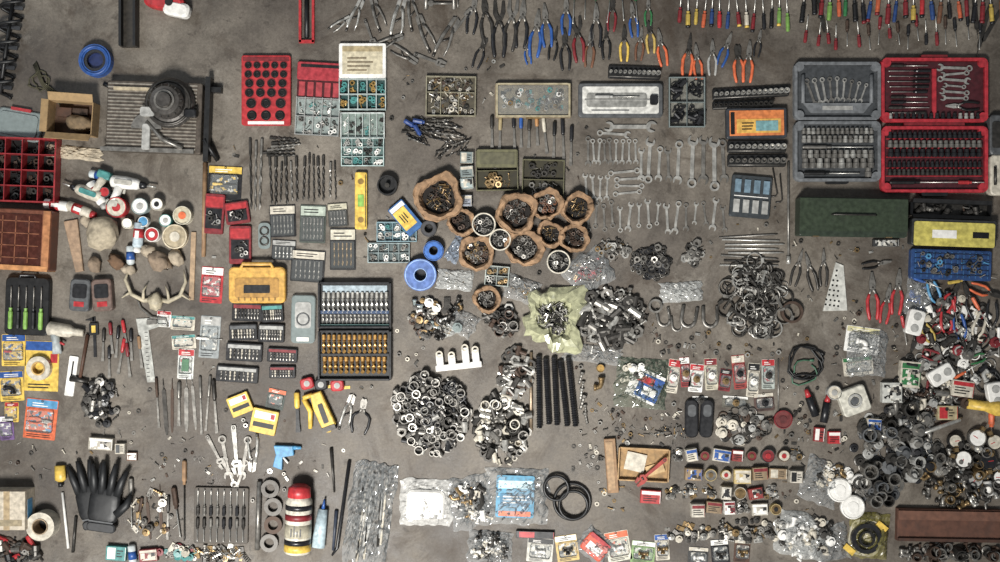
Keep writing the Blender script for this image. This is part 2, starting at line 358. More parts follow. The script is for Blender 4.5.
def cable(name,x,y,Rr,n,m,r=.9,w=.35,sd=0):
    b=B(name,x,y,U(0,360)); pts=[]
    for i in range(n*14):
        t=2*pi*i/14; q=Rr*(1+w*noise.noise(Vector((cos(t)*.8+i*.05+sd,sin(t)*.8,sd))))
        pts.append((q*cos(t)+noise.noise(Vector((i*.09,sd,1)))*Rr*.5,q*sin(t)+noise.noise(Vector((i*.09,sd,9)))*Rr*.5,r+.8+sin(i*.7)*.7+i*.02))
    b.rod(pts,r,m,6)
    b.rod([pts[-1],(pts[-1][0]+3,pts[-1][1]+3,r+.5)],[r,r*2.2],m,6); return b.done()
# ---------------------------------------------------------------- floor, light, camera
def floor():
    me=bpy.data.meshes.new('floor'); me.from_pydata([(-7,-6,0),(7,-6,0),(7,6,0),(-7,6,0)],[],[(0,1,2,3)])
    o=bpy.data.objects.new('floor',me); sc.collection.objects.link(o)
    m=bpy.data.materials.new('stained_concrete'); m.use_nodes=True; me.materials.append(m)
    nt=m.node_tree; n=nt.nodes; l=nt.links; p=n['Principled BSDF']; tc=n.new('ShaderNodeTexCoord')
    def nz(s,d,ro=.55,dist=0):
        a=n.new('ShaderNodeTexNoise'); a.inputs['Scale'].default_value=s; a.inputs['Detail'].default_value=d; a.inputs['Roughness'].default_value=ro; a.inputs['Distortion'].default_value=dist
        l.new(tc.outputs['Object'],a.inputs['Vector']); return a
    def ramp(src,a,b,ca,cb):
        r=n.new('ShaderNodeValToRGB'); e=r.color_ramp.elements; e[0].position=a; e[1].position=b; e[0].color=ca; e[1].color=cb; l.new(src,r.inputs['Fac']); return r
    def mix(t,f,a,b):
        x=n.new('ShaderNodeMix'); x.data_type='RGBA'; x.blend_type=t
        if isinstance(f,float): x.inputs['Factor'].default_value=f
        else: l.new(f,x.inputs['Factor'])
        l.new(a,x.inputs['A']); l.new(b,x.inputs['B']); return x.outputs['Result']
    L4=lambda h:lin(h,0,1)+[1]
    def rgb(h):
        d=n.new('ShaderNodeRGB'); d.outputs[0].default_value=L4(h); return d.outputs[0]
    def mul(s,k):
        f=n.new('ShaderNodeMath'); f.operation='MULTIPLY'; f.inputs[1].default_value=k; l.new(s,f.inputs[0]); return f.outputs[0]
    big=nz(1.1,7,.6,.4); base=ramp(big.outputs['Fac'],.36,.64,L4('514b45'),L4('7b756c'))
    mid=nz(5,8,.7,.3); r2=ramp(mid.outputs['Fac'],.33,.64,(.5,.47,.44,1),(1.15,1.13,1.1,1))
    c=mix('MULTIPLY',.9,base.outputs['Color'],r2.outputs['Color'])
    fi=nz(70,8,.85); r3=ramp(fi.outputs['Fac'],.35,.65,(.6,.58,.56,1),(1.2,1.2,1.2,1)); c=mix('MULTIPLY',.85,c,r3.outputs['Color'])
    st=nz(2.3,9,.75,1.2); r4=ramp(st.outputs['Fac'],.5,.64,(0,0,0,1),(1,1,1,1))
    c=mix('MIX',mul(r4.outputs['Color'],.7),c,rgb('382d22'))
    s2=nz(1.7,10,.8,.6); r5=ramp(s2.outputs['Fac'],.58,.7,(0,0,0,1),(1,1,1,1)); c=mix('MIX',mul(r5.outputs['Color'],.45),c,rgb('9a948a'))
    s3=nz(14,6,.7,.5); r6=ramp(s3.outputs['Fac'],.58,.68,(0,0,0,1),(1,1,1,1)); c=mix('MIX',mul(r6.outputs['Color'],.6),c,rgb('2a231c'))
    l.new(c,p.inputs['Base Color'])
    rr_=ramp(mid.outputs['Fac'],.3,.7,(.38,)*3+(1,),(.75,)*3+(1,)); l.new(rr_.outputs['Color'],p.inputs['Roughness'])
    bp=n.new('ShaderNodeBump'); bp.inputs['Strength'].default_value=.4; bp.inputs['Distance'].default_value=.004; l.new(fi.outputs['Fac'],bp.inputs['Height']); l.new(bp.outputs['Normal'],p.inputs['Normal'])
floor()
w=bpy.data.worlds.new('World'); sc.world=w; w.use_nodes=True
w.node_tree.nodes['Background'].inputs[0].default_value=(.86,.93,1,1); w.node_tree.nodes['Background'].inputs[1].default_value=.22
def area(name,loc,size,e,col,tgt=(0,0,0),spread=180):
    ld=bpy.data.lights.new(name,'AREA'); ld.size=size; ld.energy=e; ld.color=col; ld.spread=rad(spread)
    o=bpy.data.objects.new(name,ld); sc.collection.objects.link(o); o.location=loc
    o.rotation_euler=(Vector(tgt)-Vector(loc)).to_track_quat('-Z','Y').to_euler()
area('main_light',(-1.5,-3.8,6),1.4,285,(1,.98,.94),(-.3,0,0),85)  # main light, unseen garage door at lower left; spread narrowed to darken edges
area('fill_light',(-4.2,3,3.6),2.2,50,(.88,.94,1),(-.4,0,0))  # weak fill lamp added at the upper left, no door on this side
cd=bpy.data.cameras.new('camera'); co=bpy.data.objects.new('camera',cd); sc.collection.objects.link(co); sc.camera=co
co.location=(0,0,5.2); cd.lens=36*5.2/5; cd.sensor_width=36; cd.clip_end=50
sc.view_settings.view_transform='Standard'; sc.view_settings.exposure=-.3
# ================================================================ TOP LEFT
def auger(b):
    b.rod([(0,-60,6),(0,45,6)],2,BK,8)
    for i in range(5):
        y=-50+i*20
        b.rod([(11*cos(t*.4),y+t*1.2,6+5*sin(t*.4)) for t in range(16)],1.7,BK,6)
        b.box(0,y+8,4,22,4,2,BK2,r=1)
mk('black_coil_spring',9,50,8,auger)
def post(b): b.box(0,0,0,17,60,5,C('3a352e',.5,.3)); b.box(-7,0,5,2.5,60,7,BK); b.box(7,0,5,2.5,60,7,BK)
mk('steel_channel_post',131,18,0,post)
b=B('masking_tape_spool',98,62); b.ring(0,0,0,16,11,9,BL,32); b.ring(0,0,0,10.9,8.1,8,BK2,24); b.cyl(0,0,0,8,4,C('14275a'),20); b.torus(0,0,9,13.5,1.4,BL,28); b.done()
def redtool(b):
    b.box(0,0,0,40,16,12,RD,r=7,bev=2); b.box(14,5,4,26,14,9,WH,r=5,bev=2); b.box(-17,-4,2,14,10,9,BK,r=3,bev=1); b.rod([(-12,-8,10),(0,-13,12),(14,-8,10)],2.5,RD,8); b.cyl(6,0,12,4,1.5,BK,14)
mk('electric_jigsaw',167,4,12,redtool)
cable('frayed_rope',40,82,9,2,C('4a4630',.9),.7,.9,3)
b=B('frayed_rope',46,88,40)
for i in range(4): b.rod([(-24,i*1.5-14,1),(-4,i-3,3),(10,i*2-4,2),(22,i*2-2,1)],.7,C('4a4630',.9),5)
b.done()
def obox(b,w,h,ht,m,inner,fl=8):
    b.box(0,0,0,w,h,.6,inner)
    for s in(1,-1):
        b.box(s*w/2,0,0,.8,h,ht,m); b.box(0,s*h/2,0,w,.8,ht,m)
    with b.t(0,-h/2,0,ht,1,0,-20): b.box(0,-fl/2,0,w,fl,.6,m)
    with b.t(0,h/2,0,ht,1,0,35): b.box(0,fl/2,0,w,fl,.6,m)
    with b.t(-w/2,0,0,ht,1,25): b.box(-fl*.4,0,0,fl*.8,h,.6,m)
def cbx(b):
    obox(b,44,32,18,CB,C('4a3220',.9)); blob(b,6,4,1,12,8,6,C('7a6446',.9),.5,3); b.box(-10,-6,1,14,9,7,DW); b.box(4,-8,1,16,6,4,RU)
mk('open_cardboard_box',77,120,4,cbx)
def rag(b): sheet(b,55,13,3,C('b9aa90',.9),4,18,1.5,.2)
mk('cloth_rag',75,153,6,rag)
def sawt(b):
    for y in(-30,30):
        b.rod([(48,y,2),(58,y*1.15,1)],2,BK,6); b.rod([(-48,y,2),(-55,y*1.1,1)],2,BK,6)
    b.box(52,0,0,5,84,12,BK,r=1); b.box(58,-30,0,12,5,8,BK); b.rod([(50,20,12),(62,40,3)],2.2,BK,6)
    b.box(0,0,3,94,70,9,C('5c5248',.45,.5),r=2,bev=.6)
    for i in range(19): b.box(-2,-32+i*3.5,12,88,1.4,.7,C('9b9284',.4,.55))
    b.box(-5,33,12,92,4,3,S2); b.box(-10,-27,12,60,3,3,C('b4a484',.5))
    b.prism(arc(-6,12,15,180,360,12),12,4,S2); b.box(-6,20,12,8,26,5,LG,r=2,bev=.6)
    b.rod([(-6,5,15),(10,22,15),(30,30,15)],2.4,S2,8)
    with b.t(16,-14,0,12):
        b.lz([(24,0),(25,3),(23,6),(17,8),(17,15),(14,19),(8,20),(7,24),(.01,24)],C('4e4a46',.4,.5),28,sm=False)
        for i in range(14):
            with b.t(0,0,i*360/14): b.box(12,0,14,9,1.3,4.5,DS)
        b.torus(0,0,7,21,1.6,DS,28); b.box(22,10,2,12,8,8,BK2,r=2,bev=1); b.box(-20,10,2,14,9,7,LG,r=2)
        b.ring(0,0,20,10,8,1.2,S2,20)
mk('bench_scroll_saw',158,119,2,sawt)
def clid(b): b.box(0,0,0,46,30,3,CG,r=5,bev=1); b.box(0,0,3,38,22,1.5,CG,r=4); b.box(0,-15,0,20,3,4,RD)
mk('clear_case_lid',20,125,10,clid)
tray('red_compartment_bin',27,171,68,64,4,4,C('98161e',.4),MB,(5,['chip','bolt','nut'],(4,7),[DS,RU,BK,BK]),a=2,ht=13,wall=1.6)
def cab(b):
    b.box(0,0,0,62,60,18,C('6e3a22',.4),r=2,bev=1); b.box(-3,0,18,50,50,.8,C('4a2014',.25))
    for j in range(4): b.box(-3,-18+j*12,18.8,46,.9,.5,C('8a5030',.4))
    for i in range(3): b.box(-16+i*13,0,18.8,.9,46,.5,C('8a5030',.4))
    b.box(27,0,18,7,58,1.2,C('b0703a',.45)); b.box(0,28,0,60,5,19.5,C('c0803f',.5))
mk('wooden_parts_cabinet',27,240,3,cab)
def oring(b):
    b.box(0,0,0,49,70,4.5,RD,r=2.5,bev=.6)
    b.box(0,-31,4.5,46,4,.3,DR)
    for j,yy in enumerate((-25,-16,-7,2.5,13)):
        nn=(5,5,4,4,3)[j]; r=(3.4,3.6,4.1,4.3,4.9)[j]
        for i in range(nn):
            x=-22+44*(i+.5)/nn; b.ring(x,yy,4.5,r+.5,r,.5,DR,16); b.cyl(x,yy,4.4,r*.99,.3,MB,16); b.torus(x,yy,4.9,r*.6,.4,BK,14,5)
    for i in range(3): b.cyl(-14+i*14,25,4.5,5,.3,MB,18); b.torus(-14+i*14,25,5,3.4,.5,BK,14,5)
    b.box(0,32.5,4.5,36,3,.3,WH)
mk('o_ring_assortment_case',267,91,0,oring)
def r2(b):
    b.box(0,-28,0,45,18,4,C('a8222f',.4),r=2,bev=.5); b.box(0,-33,4,38,3,.3,BK)
    b.box(0,-10,0,44,19,3,C('4a0e14',.4))
    for i in range(5): b.box(-17+i*8.5,-10,3,6,14,.4,C('a83038',.4))
    b.box(0,17,0,44,38,1,C('87928e',.4))
    for i in range(6): b.box(-21.5+i*8.6,17,0,.8,38,4.5,CW)
    for j in range(3): b.box(0,-1+j*18.3,0,44,.8,4.3,CW)
    bits(b,0,10,38,14,30,['screw','chip','bolt'],(3,6),[ST,TE,WH,DS],1); bits(b,0,27,38,14,30,['screw','nut'],(3,5),[ST,S2,WH,DS],1)
mk('electrical_terminal_kit',319,100,3,r2)
def r3(b):
    b.box(0,-15,0,47,36,4.5,WH,r=2,bev=.5); b.box(0,-16,4.5,40,28,.3,C('c4b898',.6)); b.box(0,-27,4.8,40,5,.15,C('a5936a')); txt(b,0,-12,30,16,4.8,C('7a6a50'),4)
    b.box(0,18,0,47,32,1,C('234644',.4))
    for i in range(6): b.box(-23+i*9.2,18,0,1,32,5,C('a8b4b0',.3))
    for j in range(3): b.box(0,3+j*15,0,47,1,5.1,C('a8b4b0',.3))
    for i in range(5):
        for j in range(2): bits(b,-18.5+i*9.2,10.5+j*15,5,9,5,['bolt','nut'],(4,6),[GO if (i+j)%2 else TE],1)
mk('fastener_assortment_case',363,77,0,r3)
tray('small_parts_organizer',363,126,44,26,6,1,C('c5ccc8',.3),C('74847c'),(7,['screw','chip'],(3,5),[ST,TE,WH,DS]),ht=4)
tray('small_parts_organizer',363,152,43,29,4,3,C('a8bcb8',.3),C('4c6a66'),(7,['nut','screw'],(3,5),[TE,ST,WH,DS]),ht=4)
def redh(b):
    b.box(-6.5,0,0,2.5,50,3,RD); b.box(6.5,0,0,2.5,50,3,RD); b.box(0,24,0,15,3,3,RD); b.rod([(0,-22,1.5),(0,20,1.5)],2.4,BK,8)
mk('red_frame_saw',307,18,0,redh)
# ================================================================ TOP hand tools
for x,y,L,a in[(355,16,36,-65),(377,14,38,-105),(398,18,46,-75),(412,12,40,-95),(388,42,34,-20),(404,54,34,35),(446,38,46,-60),(425,34,40,-110),(340,24,26,-30)]:
    mk('locking_pliers',x,y,a,visegrip,L,CH([ST,S2,S2]))
for x,y,L,a in[(370,34,30,70),(430,60,34,20),(462,22,32,-50)]: mk('adjustable_wrench',x,y,a,adjwrench,L,S2)
b=B('c_clamp',440,10,-90); b.rod([(0,-14,2),(18,-14,2),(22,-6,2),(22,8,2),(18,14,2),(0,14,2)],2,S2,8); b.rod([(6,14,2),(6,-8,2)],1.2,S2,8); b.cyl(6,-9,0,3,3,S2,12); b.rod([(2,18,2),(12,18,2)],.7,S2,6); b.done()
for x,y,L,a,h,k in[(473,14,42,-82,BK2,0),(486,20,50,-96,DS,0),(499,30,56,-90,BK2,2),(511,26,52,-84,DS,2),(481,52,36,-70,BK2,1),
  (522,24,50,-86,BK2,0),(527,52,26,-100,BL,3),(536,34,48,-84,BL,0),(546,26,44,-95,BL,0),(554,44,34,-80,BK,3),(565,50,42,-92,BK2,0),(566,16,40,-90,BL,0),(578,40,46,-95,DR,2),(590,48,40,-85,BN,0),(596,26,44,-90,BK2,0),(606,42,36,-90,BK,3),
  (612,14,36,-86,DR,0),(624,44,36,-90,YE,0),(640,44,34,-84,BN,3),(633,20,36,-96,BL,0),(650,36,36,-94,C('c0a040'),1),(661,48,38,-100,OR,0),(648,12,30,-90,GN,0),
  (688,56,44,-84,OR,3),(697,62,36,-96,OR,0),(712,58,36,-90,LG,0),(725,50,36,-70,BL,0),(738,62,42,-94,OR,1),(748,62,42,-86,OR,0),(758,44,28,-80,BK2,0)]:
    mk(CH(['combination_pliers','combination_pliers','needle_nose_pliers']) if k!=3 else 'wire_snips',x,y,a,plier,L,h,CH([S2,DS,S2]),op=.1,kind=k)
hc=[DR,GN,C('b89a20'),C('1a3f78'),C('c05018'),BK2,RD,C('6a9a34'),BK2,OW,BN,DR,BK]
x=574
while x<640:
    mk('screwdriver',x,4+U(-3,3),90+U(-8,8),driver,U(34,44),CH([BL,DR,BK2,GN]),ST,cap=CH([None,BK2])); x+=U(10,15)
x=680
while x<792:
    mk('screwdriver',x,12+U(-5,4),-90+U(-7,7),driver,U(26,38),CH(hc),ST,.5,U(1.8,2.4),cap=CH([None,BK2,YE])); x+=U(7,9.5)
x=803
while x<1000:
    mk('screwdriver',x,2+U(-6,5),-90+U(-9,9),driver,U(32,42),CH(hc),ST,.5,U(1.9,2.6),cap=CH([None,DR,BK2])); x+=U(7,10)
x=806
while x<990:
    mk('screwdriver',x,32+U(-5,6),CH([90,-90])+U(-8,8),driver,U(22,30),CH([DR,BK2,BK2,C('b89a20'),DR,BK2,RU]),ST,.45,1.8); x+=U(8,13)
for x,y,L,a in[(820,8,50,80),(983,30,60,-75),(990,28,50,-60),(975,14,50,-95)]: mk('metal_file',x,y,a,rasp,L,DS,2)
# ================================================================ ROW 2 cases
def c1(b):
    b.box(0,0,0,50,40,1,C('4a4332',.6),r=1)
    for s in(1,-1): b.box(s*24.4,0,0,1.2,40,5,C('868069',.4)); b.box(0,s*19.4,0,47.4,1.2,5,C('868069',.4))
    b.box(0,-4,1,47,.8,3,C('868069',.4)); b.box(-10,0,1,.8,37,3.2,C('868069',.4)); b.box(8,8,1,.8,22,3.1,C('868069',.4))
    bits(b,0,0,44,34,150,['screw','bolt','chip','nut'],(3,6),[BR,DS,S2,ST,RU,OW],1)
mk('small_parts_tray',451,97,1,c1)
def c2(b):
    b.box(0,0,0,76,35,4,C('7c6c52',.5),r=2,bev=.4); b.box(0,0,4,68,27,.3,C('8a7c60',.5)); bits(b,0,0,60,20,90,['chip','screw','nut','hinge'],(3,6),[TE,BR,ST,RU,WH,S2,DS],4.3); b.box(0,0,6.2,70,29,.6,CL,r=2); b.box(0,17,0,14,3,4.5,BR)
    for s in(1,-1): b.box(s*36,0,4,2,33,2.4,C('a09474',.5)); b.box(0,s*16,4,70,1.6,2.4,C('a09474',.5))
mk('clear_lid_parts_box',533,101,0,c2)
def c3(b):
    b.box(0,0,0,84,34,5,GR,r=3,bev=.6); b.box(0,0,5,76,27,.4,C('d0cec6',.4),r=2); b.box(-4,0,5.4,60,14,.5,C('96958f',.4,.3),r=3); b.box(33,0,5.4,8,10,2,BK2,r=2); txt(b,-4,10,50,3,5.4,GR,1)
    b.box(0,0,5.4,72,.8,1.4,LG)
    with b.t(-4,-3,0,6): driver(b,44,LG,ST,.4,1.8)
mk('white_tool_case',620,101,0,c3)
def rail(b,w,n,r,m=ST,dep=10):
    b.box(0,0,0,w,dep,3,BK,r=1.5,bev=.4); b.rod([(-w/2+1,dep*.36,3.2),(w/2-1,dep*.36,3.2)],.5,S2,6)
    for i in range(n):
        q=r*(.75+.5*i/n)
        with b.t(-w/2+w*(i+.5)/n,0,0,3): b.lz([(q,0),(q,4),(q*.7,4),(q*.62,1),(.01,1)],m,12,sm=False)
mk('socket_rail',634,73,2,rail,52,11,1.9,ST,13)
tray('clear_parts_case',686,103,36,50,2,2,CG,C('6f6d64'),(16,['bolt','screw','clamp','pipe'],(5,9),[ST,S2,BK2,RU,DS]),ht=6)
mk('socket_rail',750,93,-3,rail,76,14,2.3,ST,11); mk('socket_rail',742,105,-2,rail,60,12,2,DS,8)
def yb(b):
    b.box(0,0,0,60,30,7,C('2f3238',.5),r=2,bev=.5); b.box(0,0,7,54,25,.4,C('d8741c')); b.box(2,3,7.4,44,14,.3,C('d8a428')); b.box(10,3,7.7,22,10,.4,C('6b9ca0')); b.box(-24,0,7.4,4,22,.3,BK); txt(b,-8,3,14,9,7.7,BK,3)
mk('orange_drill_bit_box',755,124,-1,yb)
mk('socket_rail',756,147,0,rail,58,10,2.5,ST,12); mk('socket_rail',756,161,0,rail,58,9,2.6,S2,12)
def case_shell(b,w,h,m,mi):
    b.box(0,0,0,w,h,3,m,r=6,bev=.5)
    for s in(1,-1): b.box(s*(w/2-1.6),0,3,3.2,h-8,4.5,m,bev=.5); b.box(0,s*(h/2-1.6),3,w-8,3.2,4.5,m,bev=.5)
    for sx in(1,-1):
        for sy in(1,-1): b.cyl(sx*(w/2-5),sy*(h/2-5),0,4.6,7.2,m,14)
    b.box(0,0,3,w-7,h-7,1.2,mi,r=3)
def greycase(b):
    g=C('6a6d70',.5); g2=C('3e4144',.5)
    with b.t(0,-30):
        case_shell(b,86,58,g,g2)
        for i in range(9):
            with b.t(-26+i*6.5,-2+abs(i-4)*1,90+(i-4)*5,4.2): wrench(b,30-i*1.2,ST if i%3 else S2,0,1.2)
        b.prism([(-34,12),(34,12),(26,22),(-26,22)],4,2.2,g); b.box(0,17,6.2,30,4,.3,LG)
        for s in(1,-1): b.rod([(s*34,-16,5.5),(s*34,12,5.5)],2,g,8)
    with b.t(0,30):
        case_shell(b,86,60,g,g2)
        for j,(yy,n,r) in enumerate(((-20,15,1.9),(-12,14,2.1),(3,12,2.5),(12,10,3))):
            for i in range(n):
                with b.t(-36+72*(i+.5)/n,yy,90,4.2): k_sock(b,r*3.1,CH([ST,S2]))
        with b.t(0,-4,0,5): driver(b,70,S2,ST,.4,1.8)
        with b.t(-6,22,0,4.5): driver(b,56,BK,ST,.45,2)
        with b.t(30,21,90,4.5): k_sock(b,9,S2)
    b.box(0,0,2,50,3,4,g2); b.box(0,60,1,22,5,6,BK,r=2)
mk('grey_socket_set_case',835.5,122,0,greycase)
def redcase(b):
    ri=C('48101a',.5); rc=C('b41628',.4)
    with b.t(0,-34):
        case_shell(b,106,64,rc,ri)
        for i in range(10):
            with b.t(-26+R()*2,-24+i*5.2,CH([0,180]),4.3): driver(b,U(34,44),CH([BK,BK2,DS]),ST,.4,1.5)
        for i in range(6):
            with b.t(20,-22+i*6,CH([0,180])+U(-6,6),4.3): wrench(b,U(22,36),ST,0,1.2)
        with b.t(28,16,180,4.3): plier(b,34,BK,ST)
        for i in range(16):
            with b.t(-44+i*5.8,26,90,4.2): k_sock(b,5.5,CH([ST,BK2]))
        b.box(0,4,4.2,4,50,1.5,rc)
    with b.t(0,35):
        case_shell(b,106,66,rc,ri)
        for yy,n,r,m in((-24,19,1.7,BK2),(-15,17,1.9,S2),(-6,15,2.1,BK2),(5,20,1.5,BK2),(13,20,1.6,DS)):
            b.box(0,yy+3.6,4.2,96,.8,1,rc)
            for i in range(n):
                with b.t(-47+94*(i+.5)/n,yy,90,4.2): k_sock(b,r*3.6,m)
        with b.t(-10,23,0,5): driver(b,70,BK,ST,.42,2.2)
        with b.t(36,23,0,5): driver(b,26,RD,ST,.5,2)
    b.box(0,0,2,60,4,4,DR); b.box(0,69,1,26,5,6,BK,r=2); b.box(0,-67,1,26,4,5,DR,r=1)
mk('red_tool_set_case',932,125,0,redcase)
def gcase(b): b.box(0,-20,0,24,40,9,GR,r=4,bev=1); b.box(0,20,0,24,40,10,OW,r=4,bev=1); b.box(-6,-20,9,8,26,1,DS,r=2); b.rod([(-8,12,11),(-8,30,11)],1.5,DS,8)
mk('plastic_tool_case',998,156,0,gcase)
def greenbox(b):
    g=C('2a3628',.45); b.box(0,0,0,106,38,17,g,r=1.5,bev=.6); b.box(0,-2,17,106,32,.8,C('303c2a',.4),r=1); b.rod([(-22,-2,18),(-20,-2,20),(20,-2,20),(22,-2,18)],.8,DS,8)
    for s in(-36,36): b.box(s,19,9,6,1.5,6,BR)
    b.box(0,19,12,104,1,1,DKG)
mk('green_metal_toolbox',848,218,1,greenbox)
def yellowbox(b):
    b.box(0,-14,0,84,26,11,C('2a2c2e'),r=2,bev=.5); b.box(0,-12,11,80,24,.8,C('c2b43c',.5),r=2); b.box(-10,-12,11.8,24,8,.2,WH); b.box(26,-12,11.8,16,6,.2,BK)
    b.box(0,18,0,80,30,7,C('1d4276',.4),r=2,bev=.5)
    for i in range(5): b.box(0,7+i*5.2,7,74,1,.6,C('10284a'))
    for i in range(13): b.box(-36+i*6,18,7,1,26,.6,C('285c90'))
    bits(b,0,18,70,22,60,['screw','nut','bolt'],(4,6),[S2,LB,S2,DS],7)
mk('blue_drill_index_box',949,247,2,yellowbox)
b=B('open_black_toolbox',948,210,2); obox(b,78,12,9,BK,DS,4); bits(b,0,0,66,8,16,['bolt','sock'],(6,10),DRK,1); b.done()
# ================================================================ drill bits / trays centre-top
def bitpile(b,n,w,h,Ls,mats,ang=None,r=(.6,1.3)):
    for _ in range(n):
        with b.t(U(-.5,.5)*w,U(-.5,.5)*h,ang+U(-25,25) if ang is not None else U(0,360),U(0,3)): bit(b,U(*Ls),U(*r),CH(mats))
b=B('loose_drill_bits',433,131,0); bitpile(b,38,44,22,(12,28),[S2,DS,DS,BK2],20)
for dx,dy,a in((-18,-4,30),(-12,5,60),(-8,-8,10)):
    with b.t(dx,dy,a,2): driver(b,24,C('1c3f80'),DS,.5,2.5)
b.done()
b=B('loose_drill_bits',452,148,0); bitpile(b,14,26,14,(10,22),[S2,DS],-40); b.done()
for x,y in((497,171),(543,180)):
    tray('olive_parts_tray',x,y,42,40,1,2,C('5d5a3c',.6),C('332f1e',.8),(26,['screw','bolt','nut'],(4,7),[S2,BR,DS,DS]),ht=5,a=U(-2,2))
b=B('olive_tray_lid',497,159,0,5.2); b.box(0,0,0,40,18,1,C('63603f',.6),r=1,bev=.3); b.box(0,0,1,34,12,.4,C('56533a',.6)); b.done()
for x,y,L,a,h in[(492,132,32,90,DS),(500,134,34,92,C('9c8a60')),(514,132,36,88,BK2),(521,132,32,90,BL),(529,134,28,92,DS),(537,130,32,88,C('b07a3c')),(545,136,36,84,OW),(554,140,36,92,BK),(563,140,44,88,BK2),(571,146,40,92,BK2)]:
    mk('utility_knife',x,y,a,chisel,L,h,S2,2)
# ================================================================ WRENCHES
W=[(588+i*5.5,152,U(24,32)-i*.6,90+U(-6,6)) for i in range(5)]+[(616+i*6.5,152,26,90+U(-5,5)) for i in range(4)]
for x,y,L,a in W: mk('combination_wrench',x,y,a,wrench,L,CH([ST,ST,S2]),0)
for i in range(4): mk('offset_box_wrench',627+U(-3,3),172+i*7,U(-8,8)+180*(i%2),wrench,32-i,ST,2)
mk('combination_wrench',630,127,0,wrench,54,ST,1); mk('combination_wrench',614,134,4,wrench,34,ST,0)
for i,(x,L) in enumerate(((641,34),(649,44),(659,34),(668,34),(678,42),(692,50),(703,48),(714,52),(723,42))):
    mk('combination_wrench',x,164+U(-4,3),-90+U(-4,4) if i%2 else 90+U(-4,4),wrench,L*1.05,CH([ST,ST,S2]),0 if i%3 else 1)
for i in range(4): mk('double_end_wrench',586+i*7,188+U(-2,2),90+U(-6,6),wrench,30-i,ST,1)
for i in range(4): mk('ratchet_wrench',588+i*8,216+U(-2,3),CH([90,-90])+U(-8,8),wrench,28,S2,2)
for i in range(12): mk('combination_wrench',620+i*9.4,216+U(-3,3),CH([90,-90])+U(-8,8),wrench,U(24,36),CH([ST,ST,S2]),CH([0,0,1]))
def bcase(b):
    b.box(0,0,0,40,42,4,C('30363a',.5),r=2,bev=.5); b.box(0,0,4,34,.8,.6,WH)
    for i in range(4): b.box(-14+i*9.5,-10,4,6,13,1.5,C('6a8494',.3)); b.box(-14+i*9.5,10,4,6,13,1.5,LG)
mk('hex_bit_case',750,197,5,bcase)
mk('long_extension_bar',788,212,90,lambda b:(b.rod([(-50,0,1.3),(48,0,1.3)],1.3,S2,8),b.rod([(44,0,1.6),(52,0,1.6)],2.2,ST,8)))
for i in range(8): mk('steel_punch_rod',752+U(-6,4),236+i*4.2,U(-4,4),lambda b:b.rod([(-30+R()*6,0,1),(22+R()*8,0,1),(30,0,1)],[1,1,.5],CH([S2,DS,ST]),6))
for x,y,a in((781,188,85),(775,182,80)): mk('hex_key',x,y,a,lambda b:b.rod([(-14,0,1),(12,0,1),(14,2,1),(14,7,1)],.8,DS,6))
# ================================================================ MID LEFT
def rowbits(name,x,y,n,step,L,mats,r=(.8,1.3),a=90):
    b=B(name,x,y,0)
    for i in range(n):
        with b.t((i-(n-1)/2)*step,U(-1.5,1.5),a+U(-3,3)): bit(b,L*U(.85,1.1),U(*r),CH(mats),18)
    return b.done()
b=B('loose_masonry_bits',283,147,0)
for i in range(6):
    with b.t(U(-4,4),-8+i*3.3,U(-8,8)): bit(b,U(26,34),1.5,CH([DS,DS,S2]),18)
b.done()
rowbits('long_drill_bits',256,175,3,5,75,[DS,S2,DS],(1.3,1.7)); rowbits('drill_bit_row',284,181,6,5.2,46,[S2,DS,DS],(1.2,1.7)); rowbits('drill_bit_row',314,178,5,4.8,44,[S2,DS,DS],(1.1,1.6)); rowbits('drill_bit_row',333,180,2,5,40,[S2,DS],(1.1,1.5))
mk('yellow_spirit_level',361.5,201,90,lambda b:(b.box(0,0,0,57,12,5,YE,r=2,bev=.6),b.box(0,0,5,12,6,.4,LGN),b.cyl(-19,0,5,3,.3,C('8a6a18'),14),b.cyl(19,0,5,3,.3,C('8a6a18'),14),b.box(0,-4.6,5,52,.8,.2,BK)))
mk('black_hole_saw',388,186,0,lambda b:(b.lz([(10,0),(10,9),(8.6,9),(8.4,3),(.01,3)],BK,24,sm=False),b.cyl(0,0,3,2.4,6,DS,8)))
mk('wooden_dowel',205,205,91,lambda b:b.rod([(-42,0,2.2),(52,0,2.2)],[2.4,2],WD,8)); mk('wooden_slat',193,266,92,lambda b:b.box(0,0,0,68,5,2,C('a78a68',.7),bev=.3))
packet(225,183,34,34,3,BK2,YE,lambda b:driver(b,24,YE,DS),4)
def redpk(b,w,h): b.box(0,0,0,w,h,4,DR,r=2,bev=.4); b.box(0,-h*.3,4,w*.86,h*.26,.3,RD); b.box(0,h*.12,4,w*.8,h*.5,.5,BK2); bits(b,0,h*.12,w*.6,h*.35,9,['nut','bolt'],(4,6),STN,4.6)
mk('red_bit_set_case',215,214,4,redpk,20,40); mk('red_bit_set_case',238,213,-8,redpk,24,22); mk('red_bit_set_case',241,245,0,redpk,22,38)
packet(212,285,22,36,4,RD,WH,lambda b:driver(b,16,RD,ST))
def coilpk(b): b.box(0,0,0,12,26,3,CG,r=4); b.torus(0,-5,3,4,1,DS); b.torus(0,5,3,4,1,DS)
mk('wire_coil_pack',265,236,0,coilpk)
def bitpk(b,w,h,top=WH,n=5,bm=BR,body=BK2):
    b.box(0,0,0,w,h,1,body,r=1); b.box(0,-h*.34,1,w*.94,h*.24,.3,top); txt(b,0,-h*.34,w*.7,h*.14,1.3,BK,2)
    for i in range(n):
        with b.t(-w*.4+w*.8*(i+.5)/n,h*.13,90,1): bit(b,h*.55,.9,bm,12)
    b.box(0,h*.14,1,w*.9,h*.64,2.4,CL,r=1)
